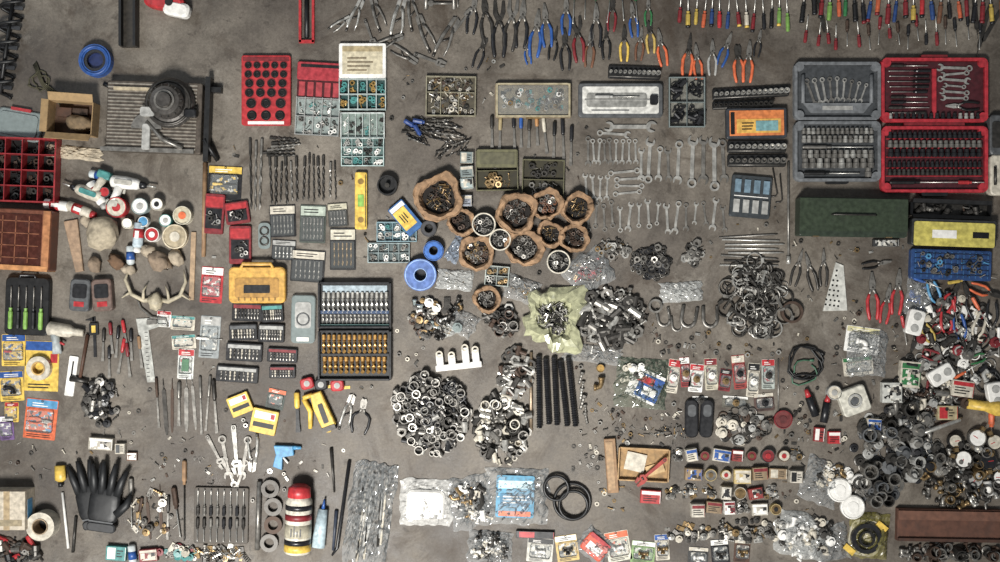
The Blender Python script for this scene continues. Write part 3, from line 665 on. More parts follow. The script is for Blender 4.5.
mk('drill_bit_pack',283,221,-2,bitpk,26,32,OW,6,S2); mk('drill_bit_pack',313,224,2,bitpk,26,38,C('a9b4a4'),6,S2,C('3c443c')); mk('drill_bit_pack',343,249,0,bitpk,26,42,C('c4bda8'),5,BR,BK); mk('drill_bit_pack',338,215,-4,bitpk,20,24,C('b8b298'),5,S2,C('3a362c'))
mk('drill_bit_pack',308,266,4,bitpk,34,32,OW,6,S2,BK); mk('drill_bit_pack',284,250,3,bitpk,24,20,LG,5,ST)
def ybox(b):
    b.box(0,0,0,56,36,9,C('cc981c',.45),r=5,bev=1); b.box(0,3,9,44,20,.5,C('a87812',.5),r=3); b.rod([(-16,-16,9),(-14,-21,9),(14,-21,9),(16,-16,9)],2,C('cc981c',.45),8); b.box(0,4,9.5,26,8,.4,BK2,r=1)
    for i in range(7): b.box(-18+i*6,14,9.5,1.2,3,.6,C('8a6410'))
mk('yellow_drill_case',259,285,0,ybox)
def bstrip(b,w,h,n=8):
    b.box(0,0,0,w,h,4,BK2,r=1.5,bev=.4); b.box(0,-h*.3,4,w*.9,h*.2,.2,CH([TE,GR,DR,LG]))
    for i in range(n):
        with b.t(-w*.42+w*.84*(i+.5)/n,h*.1,90,3.6): bit(b,h*.55,.9,CH([S2,OW,S2,DS]),8)
for x,y,w_,h_,a in((248,312,30,18,2),(273,313,22,18,-3),(272,333,26,18,2),(244,332,28,16,-2),(245,352,36,18,3),(238,374,42,16,4),(283,355,30,14,3),(283,372,26,12,0)): mk('bit_holder_strip',x,y,a,bstrip,w_,h_)
def ccase(b): b.box(0,0,0,24,48,5,CG,r=4,bev=.8); b.box(0,-4,5,16,26,.5,LG,r=3); b.torus(0,0,5.6,6,.8,GR); b.box(0,20,5,12,4,.4,WH)
mk('clear_rotary_tool_case',304,319,1,ccase)
def bigbits(b):
    b.box(0,0,0,73,98,3,BK,r=3,bev=.5)
    for yy,hh in((-26,44),(24,48)):
        for s in(1,-1): b.box(s*35.5,yy,0,2,hh,8,BK2,bev=.4); b.box(0,yy+s*hh/2,0,69,2,8,BK2,bev=.4)
    b.box(0,-42,3,64,7,1,C('98a8b0',.4))
    for i in range(14):
        with b.t(-31+i*4.8,-28,90,3): bit(b,22,1.7,ST,12)
    for i in range(17):
        with b.t(-32+i*4,-12,90,3): bit(b,9,1.2,ST,6)
    b.box(0,-19,3,68,3,2.5,C('203c60')); b.box(0,-5,3,68,4,2.5,C('24504e'))
    for i in range(13):
        with b.t(-31+i*5.1,13,90,3): bit(b,19,1.9,C('ac8034',.32,.6),12)
    for i in range(12):
        with b.t(-30+i*5.4,34,90,3): bit(b,17,2.2,C('ac8034',.32,.6),12)
    b.box(0,23.5,3,68,2.5,2.5,BK2)
mk('titanium_drill_bit_set',355.5,331,0,bigbits)
tray('small_parts_organizer',389,253,42,20,4,2,C('8f9e9e',.3),C('4a5858'),(6,['nut','screw'],(3,5),[ST,S2,WH]),ht=4)
tray('small_parts_organizer',397,232,40,20,5,2,C('7f9ca4',.3),C('38565e'),(6,['nut','screw'],(3,5),[ST,TE,WH]),ht=4)
def ybb(b): b.box(0,0,0,34,18,6,C('1f5d9a'),r=1,bev=.3); b.box(0,1,6,22,14,.3,YE); b.box(-13,0,6,5,16,.3,WH); txt(b,2,1,14,8,6.3,BK,3)
mk('saw_blade_box',406,218,50,ybb)
roll(421,275,16,6,10,C('5070b0',.4),C('8fb0e0'),'blue_wire_spool'); roll(434,251,10,4,9,C('2e68b8',.4),BK2,'blue_wire_spool')
roll(429,229,8,4,7,C('3c3c40',.5),DS,'electrical_tape_roll')
for y in(158,172,184): carton(467,y,13,11,6,U(-5,5),CG,OW,'clear_parts_box')
carton(466,201,12,11,6,0,C('8f94a0'),OW,'clear_parts_box')
# ---- paper bags
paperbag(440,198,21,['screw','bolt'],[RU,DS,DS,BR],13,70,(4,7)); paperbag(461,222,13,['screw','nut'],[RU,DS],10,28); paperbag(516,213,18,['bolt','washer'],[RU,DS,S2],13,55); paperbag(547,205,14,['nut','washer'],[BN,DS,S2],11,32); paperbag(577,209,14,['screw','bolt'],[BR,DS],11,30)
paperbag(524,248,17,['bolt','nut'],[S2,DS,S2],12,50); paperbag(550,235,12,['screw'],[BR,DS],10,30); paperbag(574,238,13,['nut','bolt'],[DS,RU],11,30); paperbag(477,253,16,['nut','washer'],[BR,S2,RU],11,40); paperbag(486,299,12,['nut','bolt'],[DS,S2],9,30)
for x,y,r in((484,225,12),(500,240,11),(558,262,12)):
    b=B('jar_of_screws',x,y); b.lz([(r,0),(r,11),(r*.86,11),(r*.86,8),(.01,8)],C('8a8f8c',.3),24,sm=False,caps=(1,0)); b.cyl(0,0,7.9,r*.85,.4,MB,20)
    for _ in range(44):
        q=R()**.5*r*.7; t=U(0,6.3)
        with b.t(cos(t)*q,sin(t)*q,U(0,360),8.2+U(0,1),1,U(-20,20)): K[CH(['screw','nut','bolt'])](b,U(3,5),CH([S2,DS,DS,ST]))
    b.torus(0,0,11,r*.93,.8,OW,24); b.done()
plasticbag(522,290,34,24,20,6,CM,(30,['nut','bolt'],(4,7),[S2,ST,BR])); plasticbag(455,280,36,20,5,5,CW,(20,['screw'],(4,6),[BR])); plasticbag(458,246,34,14,-60,5,C('9cacc0',.15,0,.45,bump=0),None)
plasticbag(588,272,44,38,-30,8,CM,(46,['bolt','screw','chip'],(4,8),[ST,BR,RD,WH,DS]))
tray('small_parts_organizer',497,276,24,20,2,2,C('a8b0a8',.3),C('484c48'),(8,['nut','screw'],(3,5),[ST,BR]),ht=5,a=5)
b=B('yellow_bag_of_nails',553,318,10)
b.lz([(19,0),(27,1),(31,4),(27,9),(21,11),(18,8),(16,4),(.01,3)],C('bdbd92',.2,0,.7,bump=0),44,sm=False,wob=.45,sd=4)
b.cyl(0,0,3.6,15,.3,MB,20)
for _ in range(110):
    q=R()**.5*15; t=U(0,6.3)
    with b.t(cos(t)*q,sin(t)*q,U(0,360),6+U(0,2.5),1,U(-25,25)): K[CH(['screw','bolt'])](b,U(5,8),CH([DS,S2,DS,ST]))
b.done()
pile('pile_of_machine_bolts',612,318,66,56,240,['bolt','bolt','bolt','pipe','nut'],(7,16),[ST,S2,DS,DS,S2],9)
pile('pile_of_chain_links',651,263,40,34,170,['link','nut','link'],(5,8),[DS,DS,S2,BK2],7); pile('pile_of_bolts',693,254,20,24,50,['bolt','nut'],(5,9),[DS,S2,S2,ST],5); pile('pile_of_nuts',612,250,34,20,44,['nut','bolt'],(4,8),MIX,4)
plasticbag(681,292,42,20,-4,6,CW,(14,['chip'],(5,8),[WH,LG]))
for x,y,a,s in((664,320,80,24),(688,320,100,28),(710,320,90,28),(677,326,85,20)): mk('steel_u_bolt',x,y,a,k_ubolt,s,S2)
pile('pile_of_hose_clamps',755,298,64,76,150,['clamp','clamp','ring','link','bolt','ring'],(8,18),[DS,S2,DS,S2,DS,ST],8)
mk('steel_ring',791,312,0,lambda b:b.ring(0,0,0,11,8.5,5,RU,24)); mk('steel_ring',655,306,0,lambda b:b.ring(0,0,0,7,5,4,S2,20))
def square(b):
    b.prism([(-12,26),(-6,-24),(2,-22),(12,22)],0,1.5,C('c0bfb6',.5))
    for j in range(8):
        for i in range(1+j//2): b.cyl(-4+(i-(j//2)/2)*4.2,-16+j*5,1.5,1.1,.15,BK,8)
mk('perforated_steel_bracket',838,287,8,square)
for x,y,L,a in((797,268,38,-75),(810,272,40,-105),(823,268,38,-90)): mk('metal_divider',x,y,a,plier,L,DS,S2,op=.09,kind=3)
for x,y,L,a,h in((872,296,48,-92,RD),(886,304,40,-80,RD),(897,292,46,-85,RD),(876,264,30,-10,BK)): mk('slip_joint_pliers',x,y,a,plier,L,h,S2,op=.1)
carton(885,243,26,7,3,0,C('303030'),LG,'black_marker_box')
# ================================================================ LEFT MIDDLE
def drill(b,c1,c2,L=50):
    b.rod([(-L*.4,0,6),(-L*.36,0,6),(-L*.1,0,6),(L*.15,0,6),(L*.22,0,6)],[3,6,6.5,5.5,4],c1,12); b.rod([(L*.2,0,6),(L*.3,0,6),(L*.36,0,6)],[4,3.6,2],BK2,10); b.rod([(L*.34,0,6),(L*.55,0,6)],1,ST,6)
    b.rod([(-L*.2,3,6),(-L*.24,12,6),(-L*.28,20,6)],[4.5,4,4.6],c1,10,sq=1.1); b.box(-L*.28,22,1,13,8,10,c2,r=2,bev=1); b.rod([(-L*.08,6,6),(-L*.1,11,6)],1.4,c2,6); b.box(-L*.1,0,11.5,18,5,1,c2,r=2)
mk('cordless_drill',88,192,-160,drill,OW,TE,44); mk('heat_gun',132,184,8,drill,WH,C('b0aca0'),48)
def aerosol(b,c,cap,L=34,r=6,z=6):
    b.rod([(-L/2,0,z),(-L/2+.5,0,z),(L*.25,0,z),(L*.32,0,z)],[r*.9,r,r,r*.8],c,16); b.rod([(L*.32,0,z),(L/2-1,0,z),(L/2,0,z)],[r*.75,r*.72,r*.4],cap,14); b.rod([(-L*.3,0,z),(0,0,z)],r*1.02,CH([BL,RD,TE]),16); b.box(-L*.1,0,z+r,L*.25,r*.8,.2,WH)
for x,y,a,c,cp in((62,206,8,WH,BL),(84,211,20,OW,RD),(100,196,60,WH,LG),(140,238,95,C('b0c0c8'),WH)): mk('aerosol_can',x,y,a,aerosol,c,cp,30,5,5)
can(120,208,10,11,RD,OW,cent=RD); can(143,207,8,10,C('8fa0a0'),WH,cent=LG); can(185,216,9,10,C('c8c0a8'),C('b8ad90'),cent=OR); can(160,205,6,11,OW,WH,cent=BK); can(177,237,12,8,C('d0c0a0'),C('a89878'),cent=OW); can(130,224,5,9,C('e0d8c0'),WH); can(168,221,6,9,TE,WH,cent=LG); can(108,193,5,10,GR,RD); can(155,235,7,10,WH,RD,cent=WH); can(146,222,5,9,WH,LB)
mk('ball_of_twine',107,234,0,lambda b:(blob(b,0,0,0,16,17,12,C('a89a80',.9,bump=.5),.25,7,18,12,2)))
for x,y,r in((96,265,8),(118,262,9),(162,262,12),(150,252,8),(130,270,7),(178,258,9),(88,222,7)):
    mk('natural_stone',x,y,U(0,90),lambda b:blob(b,0,0,0,r,r*.75,r*.6,CH([C('88745e',.9),C('6f5238',.9),C('a89880',.9)]),.6,x,12,8,2))
mk('wooden_handle',76,246,80,lambda b:b.prism([(-26,-7),(26,-4),(26,4),(-26,7)],0,3,C('a08264',.7),bev=.5))
def glue(b): b.rod([(-12,0,4),(-11,0,4),(5,0,4),(8,0,4)],[3,4,4,1.5],C('c8d0d0',.35),12); b.rod([(8,0,4),(16,0,4)],[1.6,.6],OR,8); b.rod([(-6,0,4),(2,0,4)],4.15,BL,12)
for x,y,a in((103,176,10),(132,258,88)): mk('glue_tube',x,y,a,glue)
def antler(b):
    m=C('b0a488',.6)
    for s in(1,-1):
        b.rod([(s*3,14,3),(s*12,16,4),(s*24,10,6),(s*30,-4,8),(s*27,-16,6)],[2.6,2.4,2,1.6,.5],m,8)
        b.rod([(s*13,16,4),(s*12,6,7),(s*9,0,6)],[1.8,1.2,.4],m,7); b.rod([(s*25,8,6),(s*34,14,5)],[1.6,.4],m,7)
    blob(b,0,16,0,7,9,6,m,.4,2)
mk('deer_antlers',158,285,2,antler)
mk('bent_steel_hook',146,312,60,lambda b:b.rod([(-18,0,1.5),(-6,2,1.5),(8,-3,1.5),(16,-14,1.5),(24,-12,1.5)],[1,1.5,1.8,1.6,1],S2,8))
def kcase(b):
    b.box(0,0,0,44,58,7,BK,r=5,bev=1); b.rod([(-8,-27,7),(-7,-31,7),(7,-31,7),(8,-27,7)],1.6,BK2,8)
    for i in range(5):
        with b.t(-15+i*7.5,2,-90,7): driver(b,42,LGN if i%2==0 else BK2,S2,.5,2.2)
mk('garden_shears_case',30,306,2,kcase)
def gunit(b,m=GR): b.box(0,0,0,20,32,9,m,r=4,bev=1); b.box(0,-4,9,14,14,.5,BK2,r=2); b.box(0,9,9,10,5,.4,RD)
mk('battery_charger',83,295,4,gunit); mk('battery_charger',105,295,-4,gunit,C('6a544a'))
def hgun(b):
    b.rod([(-16,0,6),(-14,0,6),(6,0,6),(10,0,6),(20,0,6)],[4,7,6.5,4,3.6],OW,12); b.rod([(-8,5,6),(-5,14,6),(-3,24,6)],[4.5,4,4.6],C('a9b0b0'),10); b.rod([(-3,12,6),(3,14,6)],1.2,RD,6)
mk('hot_air_gun',66,330,8,hgun); mk('white_ruler',72,376,98,lambda b:(b.box(0,0,0,40,9,1.5,WH,r=1),txt(b,0,0,30,4,1.5,BK,1)))
mk('digital_caliper',95,337,88,lambda b:(b.box(0,0,0,40,3,1.2,BK2),b.box(-8,0,0,12,9,3,BK,r=1),b.box(-8,0,3,7,4,.3,YE),b.prism([(-20,0),(-16,0),(-17,9)],0,1.2,BK2)))
def tapecard(b):
    b.box(0,0,0,34,50,.6,YE); b.box(0,-20,.6,33,9,.2,BL); b.ring(-1,2,.6,12,7,6,OW,26); b.ring(-1,2,.6,6.9,5.5,6.4,C('c8a050'),20); txt(b,0,20,26,6,.7,BK,2); b.box(12,-8,.6,7,9,.2,RD)
mk('carded_masking_tape',42,366,2,tapecard)
packet(14,350,24,32,0,YE,BL,lambda b:driver(b,18,RD,ST)); packet(12,386,24,30,-3,YE,BL,lambda b:k_elbow(b,12,BK2)); packet(12,412,14,20,0,YE,RD)
packet(41,419,32,40,6,OR,LB,lambda b:plier(b,24,OR,ST),4); packet(7,428,14,24,-4,C('6a4a80'),WH)
for x,y,a,h in((112,338,85,DR),(118,342,95,BK2),(126,336,80,RD),(132,345,88,BK2),(104,345,92,DS),(141,352,84,WD),(122,356,100,RD),(110,362,90,BK2),(129,360,84,DR)): mk('short_chisel',x,y,a,chisel,U(28,38),h,S2,1.9)
def sq(b):
    b.prism([(-14,-30),(12,-30),(12,-22),(-2,-18),(2,34),(-6,34)],0,1.4,C('b8b8b0',.35,.4))
    for i in range(12): b.box(-4.5,-16+i*4,1.4,3,.6,.1,BK)
    b.box(2,-26,1.4,10,5,2,S2,r=1)
mk('carpenter_square',152,348,-3,sq)
packet(183,323,24,14,4,OW,TE); packet(184,342,24,14,-4,OW,TE); packet(186,364,16,30,3,C('cfd0ca'),RD,lambda b:b.box(0,0,0,7,12,2,GN)); packet(210,337,20,42,4,C('8a9090'),LG,lambda b:driver(b,26,WH,ST,.5)); packet(164,319,14,16,4,WH,RD)
pile('pile_of_spark_plugs',103,400,38,50,70,['sock','plug','bolt'],(6,11),[DS,DS,BK2,S2],6)
for i in range(9): mk('masonry_chisel',158+i*7.2,404+U(-4,4),90+U(-5,5),CH([chisel,rasp]),U(44,60),CH([DS,BK2,RU,S2]),w=CH([1.5,2]))
mk('tack_hammer',84,360,100,lambda b:(b.rod([(-26,0,2),(20,0,2)],[2,1.6],DW,8),b.rod([(20,-9,3),(20,9,3)],[2,3.2],DS,8)))
# ---- yellow tools row
def gluebox(b,w,h): b.box(0,0,0,w,h,5,YE,r=1,bev=.3); b.box(0,-h*.25,5,w*.8,h*.3,.2,WH); b.box(0,h*.15,5,w*.8,h*.2,.2,BK); b.box(w*.3,-h*.25,5.2,w*.15,h*.2,.1,RD)
mk('glue_box',241,404,-22,gluebox,22,20); mk('glue_box',265,421,12,gluebox,26,24)
packet(276,399,18,20,12,C('2f3b34'),OR); mk('utility_knife',298,412,88,chisel,40,YE,BK2,3)
def stapler(b):
    b.prism([(-20,-9),(16,-12),(22,-4),(20,2),(-6,4),(-20,2)],0,8,YE,bev=1); b.rod([(-18,10,4),(-4,8,4),(12,14,4)],[2.6,2.6,2],YE,8); b.box(2,-4,8,20,5,.5,BK,r=1); b.box(18,-4,1,5,14,8,DS); b.rod([(-19,0,5),(-19,10,5)],2.4,YE,8)
mk('staple_gun',320,412,70,stapler)
mk('spring_clamp',362,414,-80,plier,40,BK2,S2,op=.2,kind=1); mk('locking_pliers',347,412,-70,visegrip,38,ST)
def tape(b): b.box(0,0,0,13,11,7,CH([RD,BK2]),r=3,bev=1); b.cyl(0,0,7,3,.4,LG,14); b.box(9,3,0,6,3,.6,YE)
for x,y in((308,383),(322,384),(338,385)): mk('tape_measure',x,y,U(-20,20),tape)
def trig(b): b.prism([(-10,-4),(8,-10),(12,-2),(2,4),(6,16),(-4,16),(-5,4)],0,6,LB,bev=.6); b.rod([(8,-8,3),(16,-11,3)],[2.4,1.6],LB,8); b.rod([(2,4,3),(9,8,3)],1.1,WH,6)
mk('blue_trigger_sprayer',283,452,20,trig)
# ================================================================ CENTRE LOWER
pile('pile_of_pipe_fittings',440,318,60,40,26,['elbow','tee','chip','plug'],(8,13),[WH,OW,BR,DS,DS,CG],6); plasticbag(462,322,30,24,30,7,CM); plasticbag(446,328,24,18,-20,5,CW)
pile('pile_of_brass_fittings',425,318,32,38,60,['plug','elbow','nut'],(5,9),[BR,DS,RU,S2,DS],6)
pile('pile_of_pipe_couplings',500,321,30,32,40,['sock','pipe','nut','up'],(7,11),[DS,S2,RU,DS,ST],6)
def tbar(b):
    b.box(0,8,0,46,6,5,WH,r=1,bev=.4)
    for x,h in((-18,14),(-6,12),(8,18),(18,15)): b.box(x,8-h/2,0,7,h,6,WH,r=1,bev=.5); b.ring(x,8-h,2,3.6,2,4.2,OW,12)
mk('white_pvc_manifold',458,358,-6,tbar)
pile('pile_of_steel_sockets',431,413,76,80,330,['sock','up','nut','elbow','pipe','up'],(6,11),[DS,S2,S2,BK2,DS,S2,ST],10)
pile('pile_of_pipe_nipples',502,428,56,68,150,['pipe','sock','nut','tee','up'],(6,12),[S2,DS,S2,DS,ST,OW],8)
pile('pile_of_pipe_nipples',516,374,32,48,80,['pipe','bolt','nut'],(7,11),[DS,S2,RU,ST],7)
def trod(b,L): b.rod([(-L/2+L*i/60,0,3) for i in range(61)],[3.2 if i%2 else 2.2 for i in range(61)],BK2,8,sm=False)
for i in range(5): mk('threaded_rod',539+i*8.2,391+U(-3,3),90-i*1.5+U(-2,2),trod,68+U(-4,6))
mk('copper_pipe',531,392,90,lambda b:b.rod([(-40,0,2),(40,0,2)],1.6,C('a08a70',.4,.6),8))
for i in range(6): mk('steel_bolt',580+i+U(-2,2),378+i*8,90+U(-20,20),k_bolt,U(10,16),CH(STN))
plasticbag(592,354,58,18,6,5,CM,(16,['bolt','screw'],(5,8),[S2,ST])); mk('copper_elbow',601,384,90,k_elbow,14,BR); can(600,368,4,5,BR,GO)
def magb(b):
    b.box(4,2,0,32,30,3,WH,a=20); b.box(8,4,3,24,24,.4,BL,a=20); b.box(4,-4,3.5,18,7,.2,RD,a=20); b.box(8,8,3.5,14,8,.2,WH,a=20); bits(b,-10,-10,18,16,12,['chip','plug'],(6,10),[OW,DS,WH])
    sheet(b,52,50,6,C('8fa58a',.12,0,.16,bump=0),3)
mk('bagged_junction_box',641,383,5,magb)
for i,(x,y,w_,h_,a,c,d) in enumerate([(673,376,12,34,8,OW,RD),(685,372,10,30,-4,C('902020'),WH),(696,378,14,28,5,WH,RD),(711,374,13,32,-3,C('b8b098'),DR),(725,380,12,22,8,DR,BK),(739,372,13,34,-6,C('98302a'),OW),(753,380,12,34,4,OW,BK),(768,374,13,30,0,C('a0a8a0'),RD),(735,402,26,12,4,C('605c50'),WH),(764,402,20,18,-5,C('503830'),OW),(700,400,16,8,0,BK2,WH)]):
    packet(x,y,w_,h_,a,c,d,lambda b:k_plug(b,8,CH([DS,BR,BK2,WH])),3)
def mouse(b): b.box(0,0,0,13,38,5,BK2,r=5,bev=1); b.box(0,-8,5,8,12,.4,GR,r=3)
mk('black_wall_bracket',691,418,0,mouse); mk('black_wall_bracket',706,418,3,mouse)
pile('pile_of_door_hardware',742,425,58,34,80,['plug','disc','chip','hinge','ring'],(6,12),[DS,S2,DS,OW,RU,S2,LG],6)
can(782,419,9,5,DR,C('6a2422'),'red_knob',C('5a1c1c')); mk('hex_key',778,385,90,lambda b:b.rod([(-26,0,1),(26,0,1)],.8,S2,6))
cable('black_cable_coil',804,362,16,3,BK,1,.5,2); cable('green_wire_coil',804,372,12,1,C('3c6c50'),.8,.5,5)
def paint(b): b.rod([(-10,0,4),(10,0,4)],4,BK2,10); b.rod([(-18,0,4),(-10,0,4)],[2,3],RD,8)
for x,y,a in((811,406,70),(824,412,100)): mk('red_air_hammer',x,y,a,paint)
carton(833,437,12,12,5,0,RD,WH); carton(818,434,10,14,5,5,C('902020'),WH)
def swb(b): b.box(0,0,0,28,26,8,C('ccc8b8',.5),r=3,bev=.8); b.ring(0,0,8,7,5,1.5,LG,18); b.cyl(0,0,8,4,1,GR,14)
mk('white_junction_box',852,400,-20,swb)
packet(862,340,34,26,8,WH,C('d0c890'),lambda b:k_elbow(b,14,WH),4); packet(858,366,30,18,-6,OW,GN); plasticbag(866,353,40,46,4,7,CM)
can(832,392,7,8,LG,OW,'white_plastic_cap',LG)
# ================================================================ RIGHT EDGE CLUTTER
pile('mixed_electrical_parts',950,345,94,100,190,['plug','chip','elbow','disc','ring','hinge','bolt','screw','pipe'],(6,13),[WH,OW,DS,BK2,DR,LG,S2,S2,DS,ST],5)
pile('mixed_plumbing_parts',925,398,84,46,90,['plug','tee','elbow','disc','ring'],(7,13),[OW,DS,S2,LG,S2,DS,RU],5)
plasticbag(919,298,28,38,10,7,CM,(20,['bolt','chip'],(6,9),[WH,ST,BL]))
for x,y,L,a,h,k in((935,300,38,70,LB,0),(950,296,40,-60,RD,0),(968,300,40,-110,BK2,0),(985,292,36,20,OR,0),(945,330,40,85,RD,1),(959,336,44,80,BL,0),(974,334,40,110,OW,2),(990,322,40,90,BK2,0),(930,340,36,60,C('b89a20'),0),(915,336,34,110,BK2,0),(938,358,36,20,DR,0),(982,356,30,-20,GN,0)):
    b=B('assorted_hand_pliers',x,y,a,3); plier(b,L,h,CH([S2,DS]),op=.12,kind=k); b.done()
for x,y,L,a,h in((925,283,30,20,BL),(962,280,34,-10,C('b89a20')),(978,312,34,60,OR),(953,314,30,80,RD),(996,342,30,90,WH),(902,330,30,80,RD),(920,366,34,10,BK2),(965,370,30,-30,OR),(980,276,28,10,BK2)):
    b=B('screwdriver',x,y,a,4); driver(b,L,h); b.done()
cable('white_cable_coil',952,362,14,2,WH,1.2,.5,7); cable('red_cable_coil',938,386,12,2,DR,1,.6,4); cable('black_cable_coil',975,335,14,2,BK,1,.6,9); cable('grey_cable_coil',925,406,14,2,GR,1,.5,12); cable('black_cable_coil',905,388,12,2,BK2,.9,.5,15); cable('black_cable_coil',985,380,12,3,BK,.9,.5,21)
for x,y,w_,h_,a,c,d in((908,374,20,26,5,OW,GN),(890,392,20,20,0,C('b8b8b0'),BK),(960,388,22,16,8,OW,RD),(945,412,20,14,0,C('a89870'),RD),(872,424,14,12,4,OW,BL)): carton(x,y,w_,h_,7,a,c,d,'electrical_fitting_box')
def outlet(b): b.box(0,0,0,16,25,7,WH,r=3,bev=.7); b.cyl(0,-6,7,4,.6,LG,14); b.cyl(0,6,7,4,.6,LG,14)
for x,y,a in((912,322,15),(992,394,-10),(938,374,60)):
    b=B('wall_outlet',x,y,a,3); outlet(b); b.done()
mk('yellow_flashlight',986,406,8,lambda b:(b.rod([(-22,0,7),(-4,0,7),(6,0,7),(16,0,7)],[5,5,8,8],YE,14),b.rod([(16,0,7),(17,0,7)],7,LG,14))); mk('orange_handle',990,424,90,driver,24,OR,ST,.6,3)
pile('pile_of_pulleys_and_discs',896,445,88,78,135,['disc','disc','up','washer','ring','plug','elbow'],(7,17),[DS,S2,GR,S2,DS,LG,BK2,S2],5)
def gauge(b,r,m,f): b.lz([(r,0),(r,5),(r*.92,6),(r*.86,5)],m,24,sm=False,caps=(1,0)); b.cyl(0,0,4.6,r*.86,.3,f,24); b.box(r*.25,0,4.9,r*.6,.7,.2,RD); b.box(0,r*1.1,1,4,6,4,BR)
pile('pile_of_valve_parts',960,475,80,66,110,['plug','up','tee','disc','ring','elbow'],(7,13),[BR,DS,S2,DS,S2,DS,ST],6)
for x,y,r,f in((974,437,9,WH),(991,441,8,OW),(960,458,9,WH),(985,460,9,BK2),(952,440,7,OW),(996,476,7,WH),(972,478,8,LG)):
    b=B('pressure_gauge',x,y,U(0,360),3); gauge(b,r,CH([BK2,S2,DS]),f); b.done()
pile('pile_of_large_washers',878,486,46,32,45,['disc','washer','up'],(8,15),[DS,S2,GR,S2],4)
mk('steel_door_handle',940,425,-20,lambda b:b.rod([(-20,0,3),(-18,0,6),(18,0,6),(20,0,3)],2.2,ST,8)); mk('paint_roller_frame',988,496,80,lambda b:(b.rod([(-16,0,4),(-2,0,4)],4,WH,12),b.rod([(-2,0,4),(4,0,4),(6,6,4),(18,6,4)],1.2,S2,6)))
# ================================================================ TINS & BOXES
mk('wooden_box_lid',611,465,-4,lambda b:(b.box(0,0,0,11,54,5,WD,bev=.4),b.box(-1,0,5,7,48,.5,C('a88458'))))
def ctray(b):
    b.box(0,0,0,50,32,1,C('a07c48',.7))
    for s in(1,-1): b.box(s*25,0,0,1.2,32,6,C('b08a54',.6)); b.box(0,s*16,0,48,1.2,6,C('b08a54',.6))
    b.box(-8,-2,1,20,18,2,OW,a=10); b.box(12,4,1,18,10,2,C('c8a468'),a=-20)
mk('cardboard_tray',643,464,3,ctray)
b=B('red_pipe_wrench',650,470,140,6.5); adjwrench(b,40,C('a02a1c')); b.done()
cols=[OW,WH,C('a8a090'),C('5f4a38'),C('8c2824'),C('b8a060'),C('7a8a90'),C('3a3a38'),C('c0b8a8'),C('907858')]
for j,yy in enumerate((455,474,492,508)):
    x=(672,684,664,690)[j]
    while x<(800,798,782,790)[j]-8:
        w_=U(10,18); h_=U(10,15)
        if R()<.7: carton(x+w_/2,yy+U(-2,2),w_,h_,U(5,10),U(-10,10),CH(cols),CH([DR,WH,BK,GR,BL,OW,DR]),CH(['hardware_carton','parts_tin','hardware_carton']))
        elif R()<.5: can(x+w_/2,yy,w_*.42,7,CH(cols),CH([OW,DR,S2,BR,LG]),cent=CH([RD,BK,BR]))
        else: pile('small_hardware_heap',x+w_/2,yy,w_,h_,18,['plug','nut','bolt','chip'],(4,7),MIX,3)
        x+=w_+U(1,3)
carton(650,496,20,13,5,4,C('b02424'),WH,'red_label_tin')
pile('loose_wood_screws',665,432,60,12,50,['screw','screw','bolt'],(4,7),MIX,1)
pile('pile_of_white_fittings',832,476,34,28,40,['plug','tee','elbow','disc'],(6,10),[WH,OW,OW,BR,DS],5); plasticbag(822,482,40,44,20,9,CM)
for x,y,r in((838,489,12),(851,506,12),(858,481,8)):
    b=B('white_plastic_lid',x,y,0,2); b.lz([(r,0),(r,4),(r*.9,5),(r*.85,4.2),(r*.5,4.2),(r*.45,4.8),(.02,4.8)],WH,26,sm=False); b.done()
def discp(b): b.box(0,0,0,32,36,3,C('b0a890'),r=10); b.ring(0,0,3,15,11,5,BK2,24); b.ring(0,0,3,8,6,6,BK,20); b.box(-14,14,3,12,6,2,YE,a=30); b.box(14,-14,3,12,6,2,YE,a=30)
mk('sanding_disc_pack',864,537,10,discp)
pile('bagged_conduit_fittings',806,536,52,36,50,['chip','plug','tee','elbow'],(8,14),[WH,OW,LG,DS],5); plasticbag(801,535,50,44,15,12,CW); plasticbag(832,542,32,36,-10,9,CM)
mk('yellow_net_bag',868,535,5,lambda b:sheet(b,40,46,11,C('c8bc50',.2,0,.22,bump=0),8,24))
def board(b): b.box(0,0,0,104,32,7,C('5b3624',.7,scl=30),bev=.6); b.box(0,-10,7,104,9,2,C('6c4430',.7,scl=30)); b.box(0,14,7,104,3,3,C('442717',.7))
mk('wooden_plank',947,524,1,board); pile('hardware_under_plank',950,552,100,16,80,['disc','elbow','up','bolt'],(7,13),[DS,S2,S2,RU],5)
# ================================================================ BOTTOM CENTRE
def bigbag(b):
    for i in range(14):
        with b.t(U(-14,14),U(-14,14),92+U(-8,8),1): b.rod([(-34,0,2),(34,0,2)],1.3,CH([OW,S2,LG,DS]),6)
    sheet(b,44,104,8,CM,2,44,3,.06)
mk('plastic_bag_of_rods',370,514,8,bigbag)
mk('black_pry_bar',343,508,98,lambda b:b.rod([(-48,0,2),(40,0,2),(48,4,2)],[1.8,1.8,1],BK2,8))
mk('white_plastic_bag',426,502,2,lambda b:(b.box(0,2,0,38,30,7,WH,r=6,bev=2),sheet(b,52,46,14,C('e6e4de',.2,0,.55,bump=0),5,34,2,.05)))
plasticbag(470,502,44,52,-10,8,CM,(80,['bolt','chip','pipe','elbow'],(6,11),[OW,S2,DS,BR,WH,DS]))
def teal(b):
    b.box(-2,0,1,38,42,3,C('2a88ac',.4),r=2); b.box(-2,-12,4,34,8,.3,C('b0d4de')); b.box(-2,3,4,30,12,.3,C('1f6f94')); txt(b,-2,3,24,9,4.3,WH,3); b.box(-2,17,4,32,5,.3,OR); sheet(b,62,56,7,CM,9,30,2)
mk('bagged_plumbing_kit',517,496,2,teal)
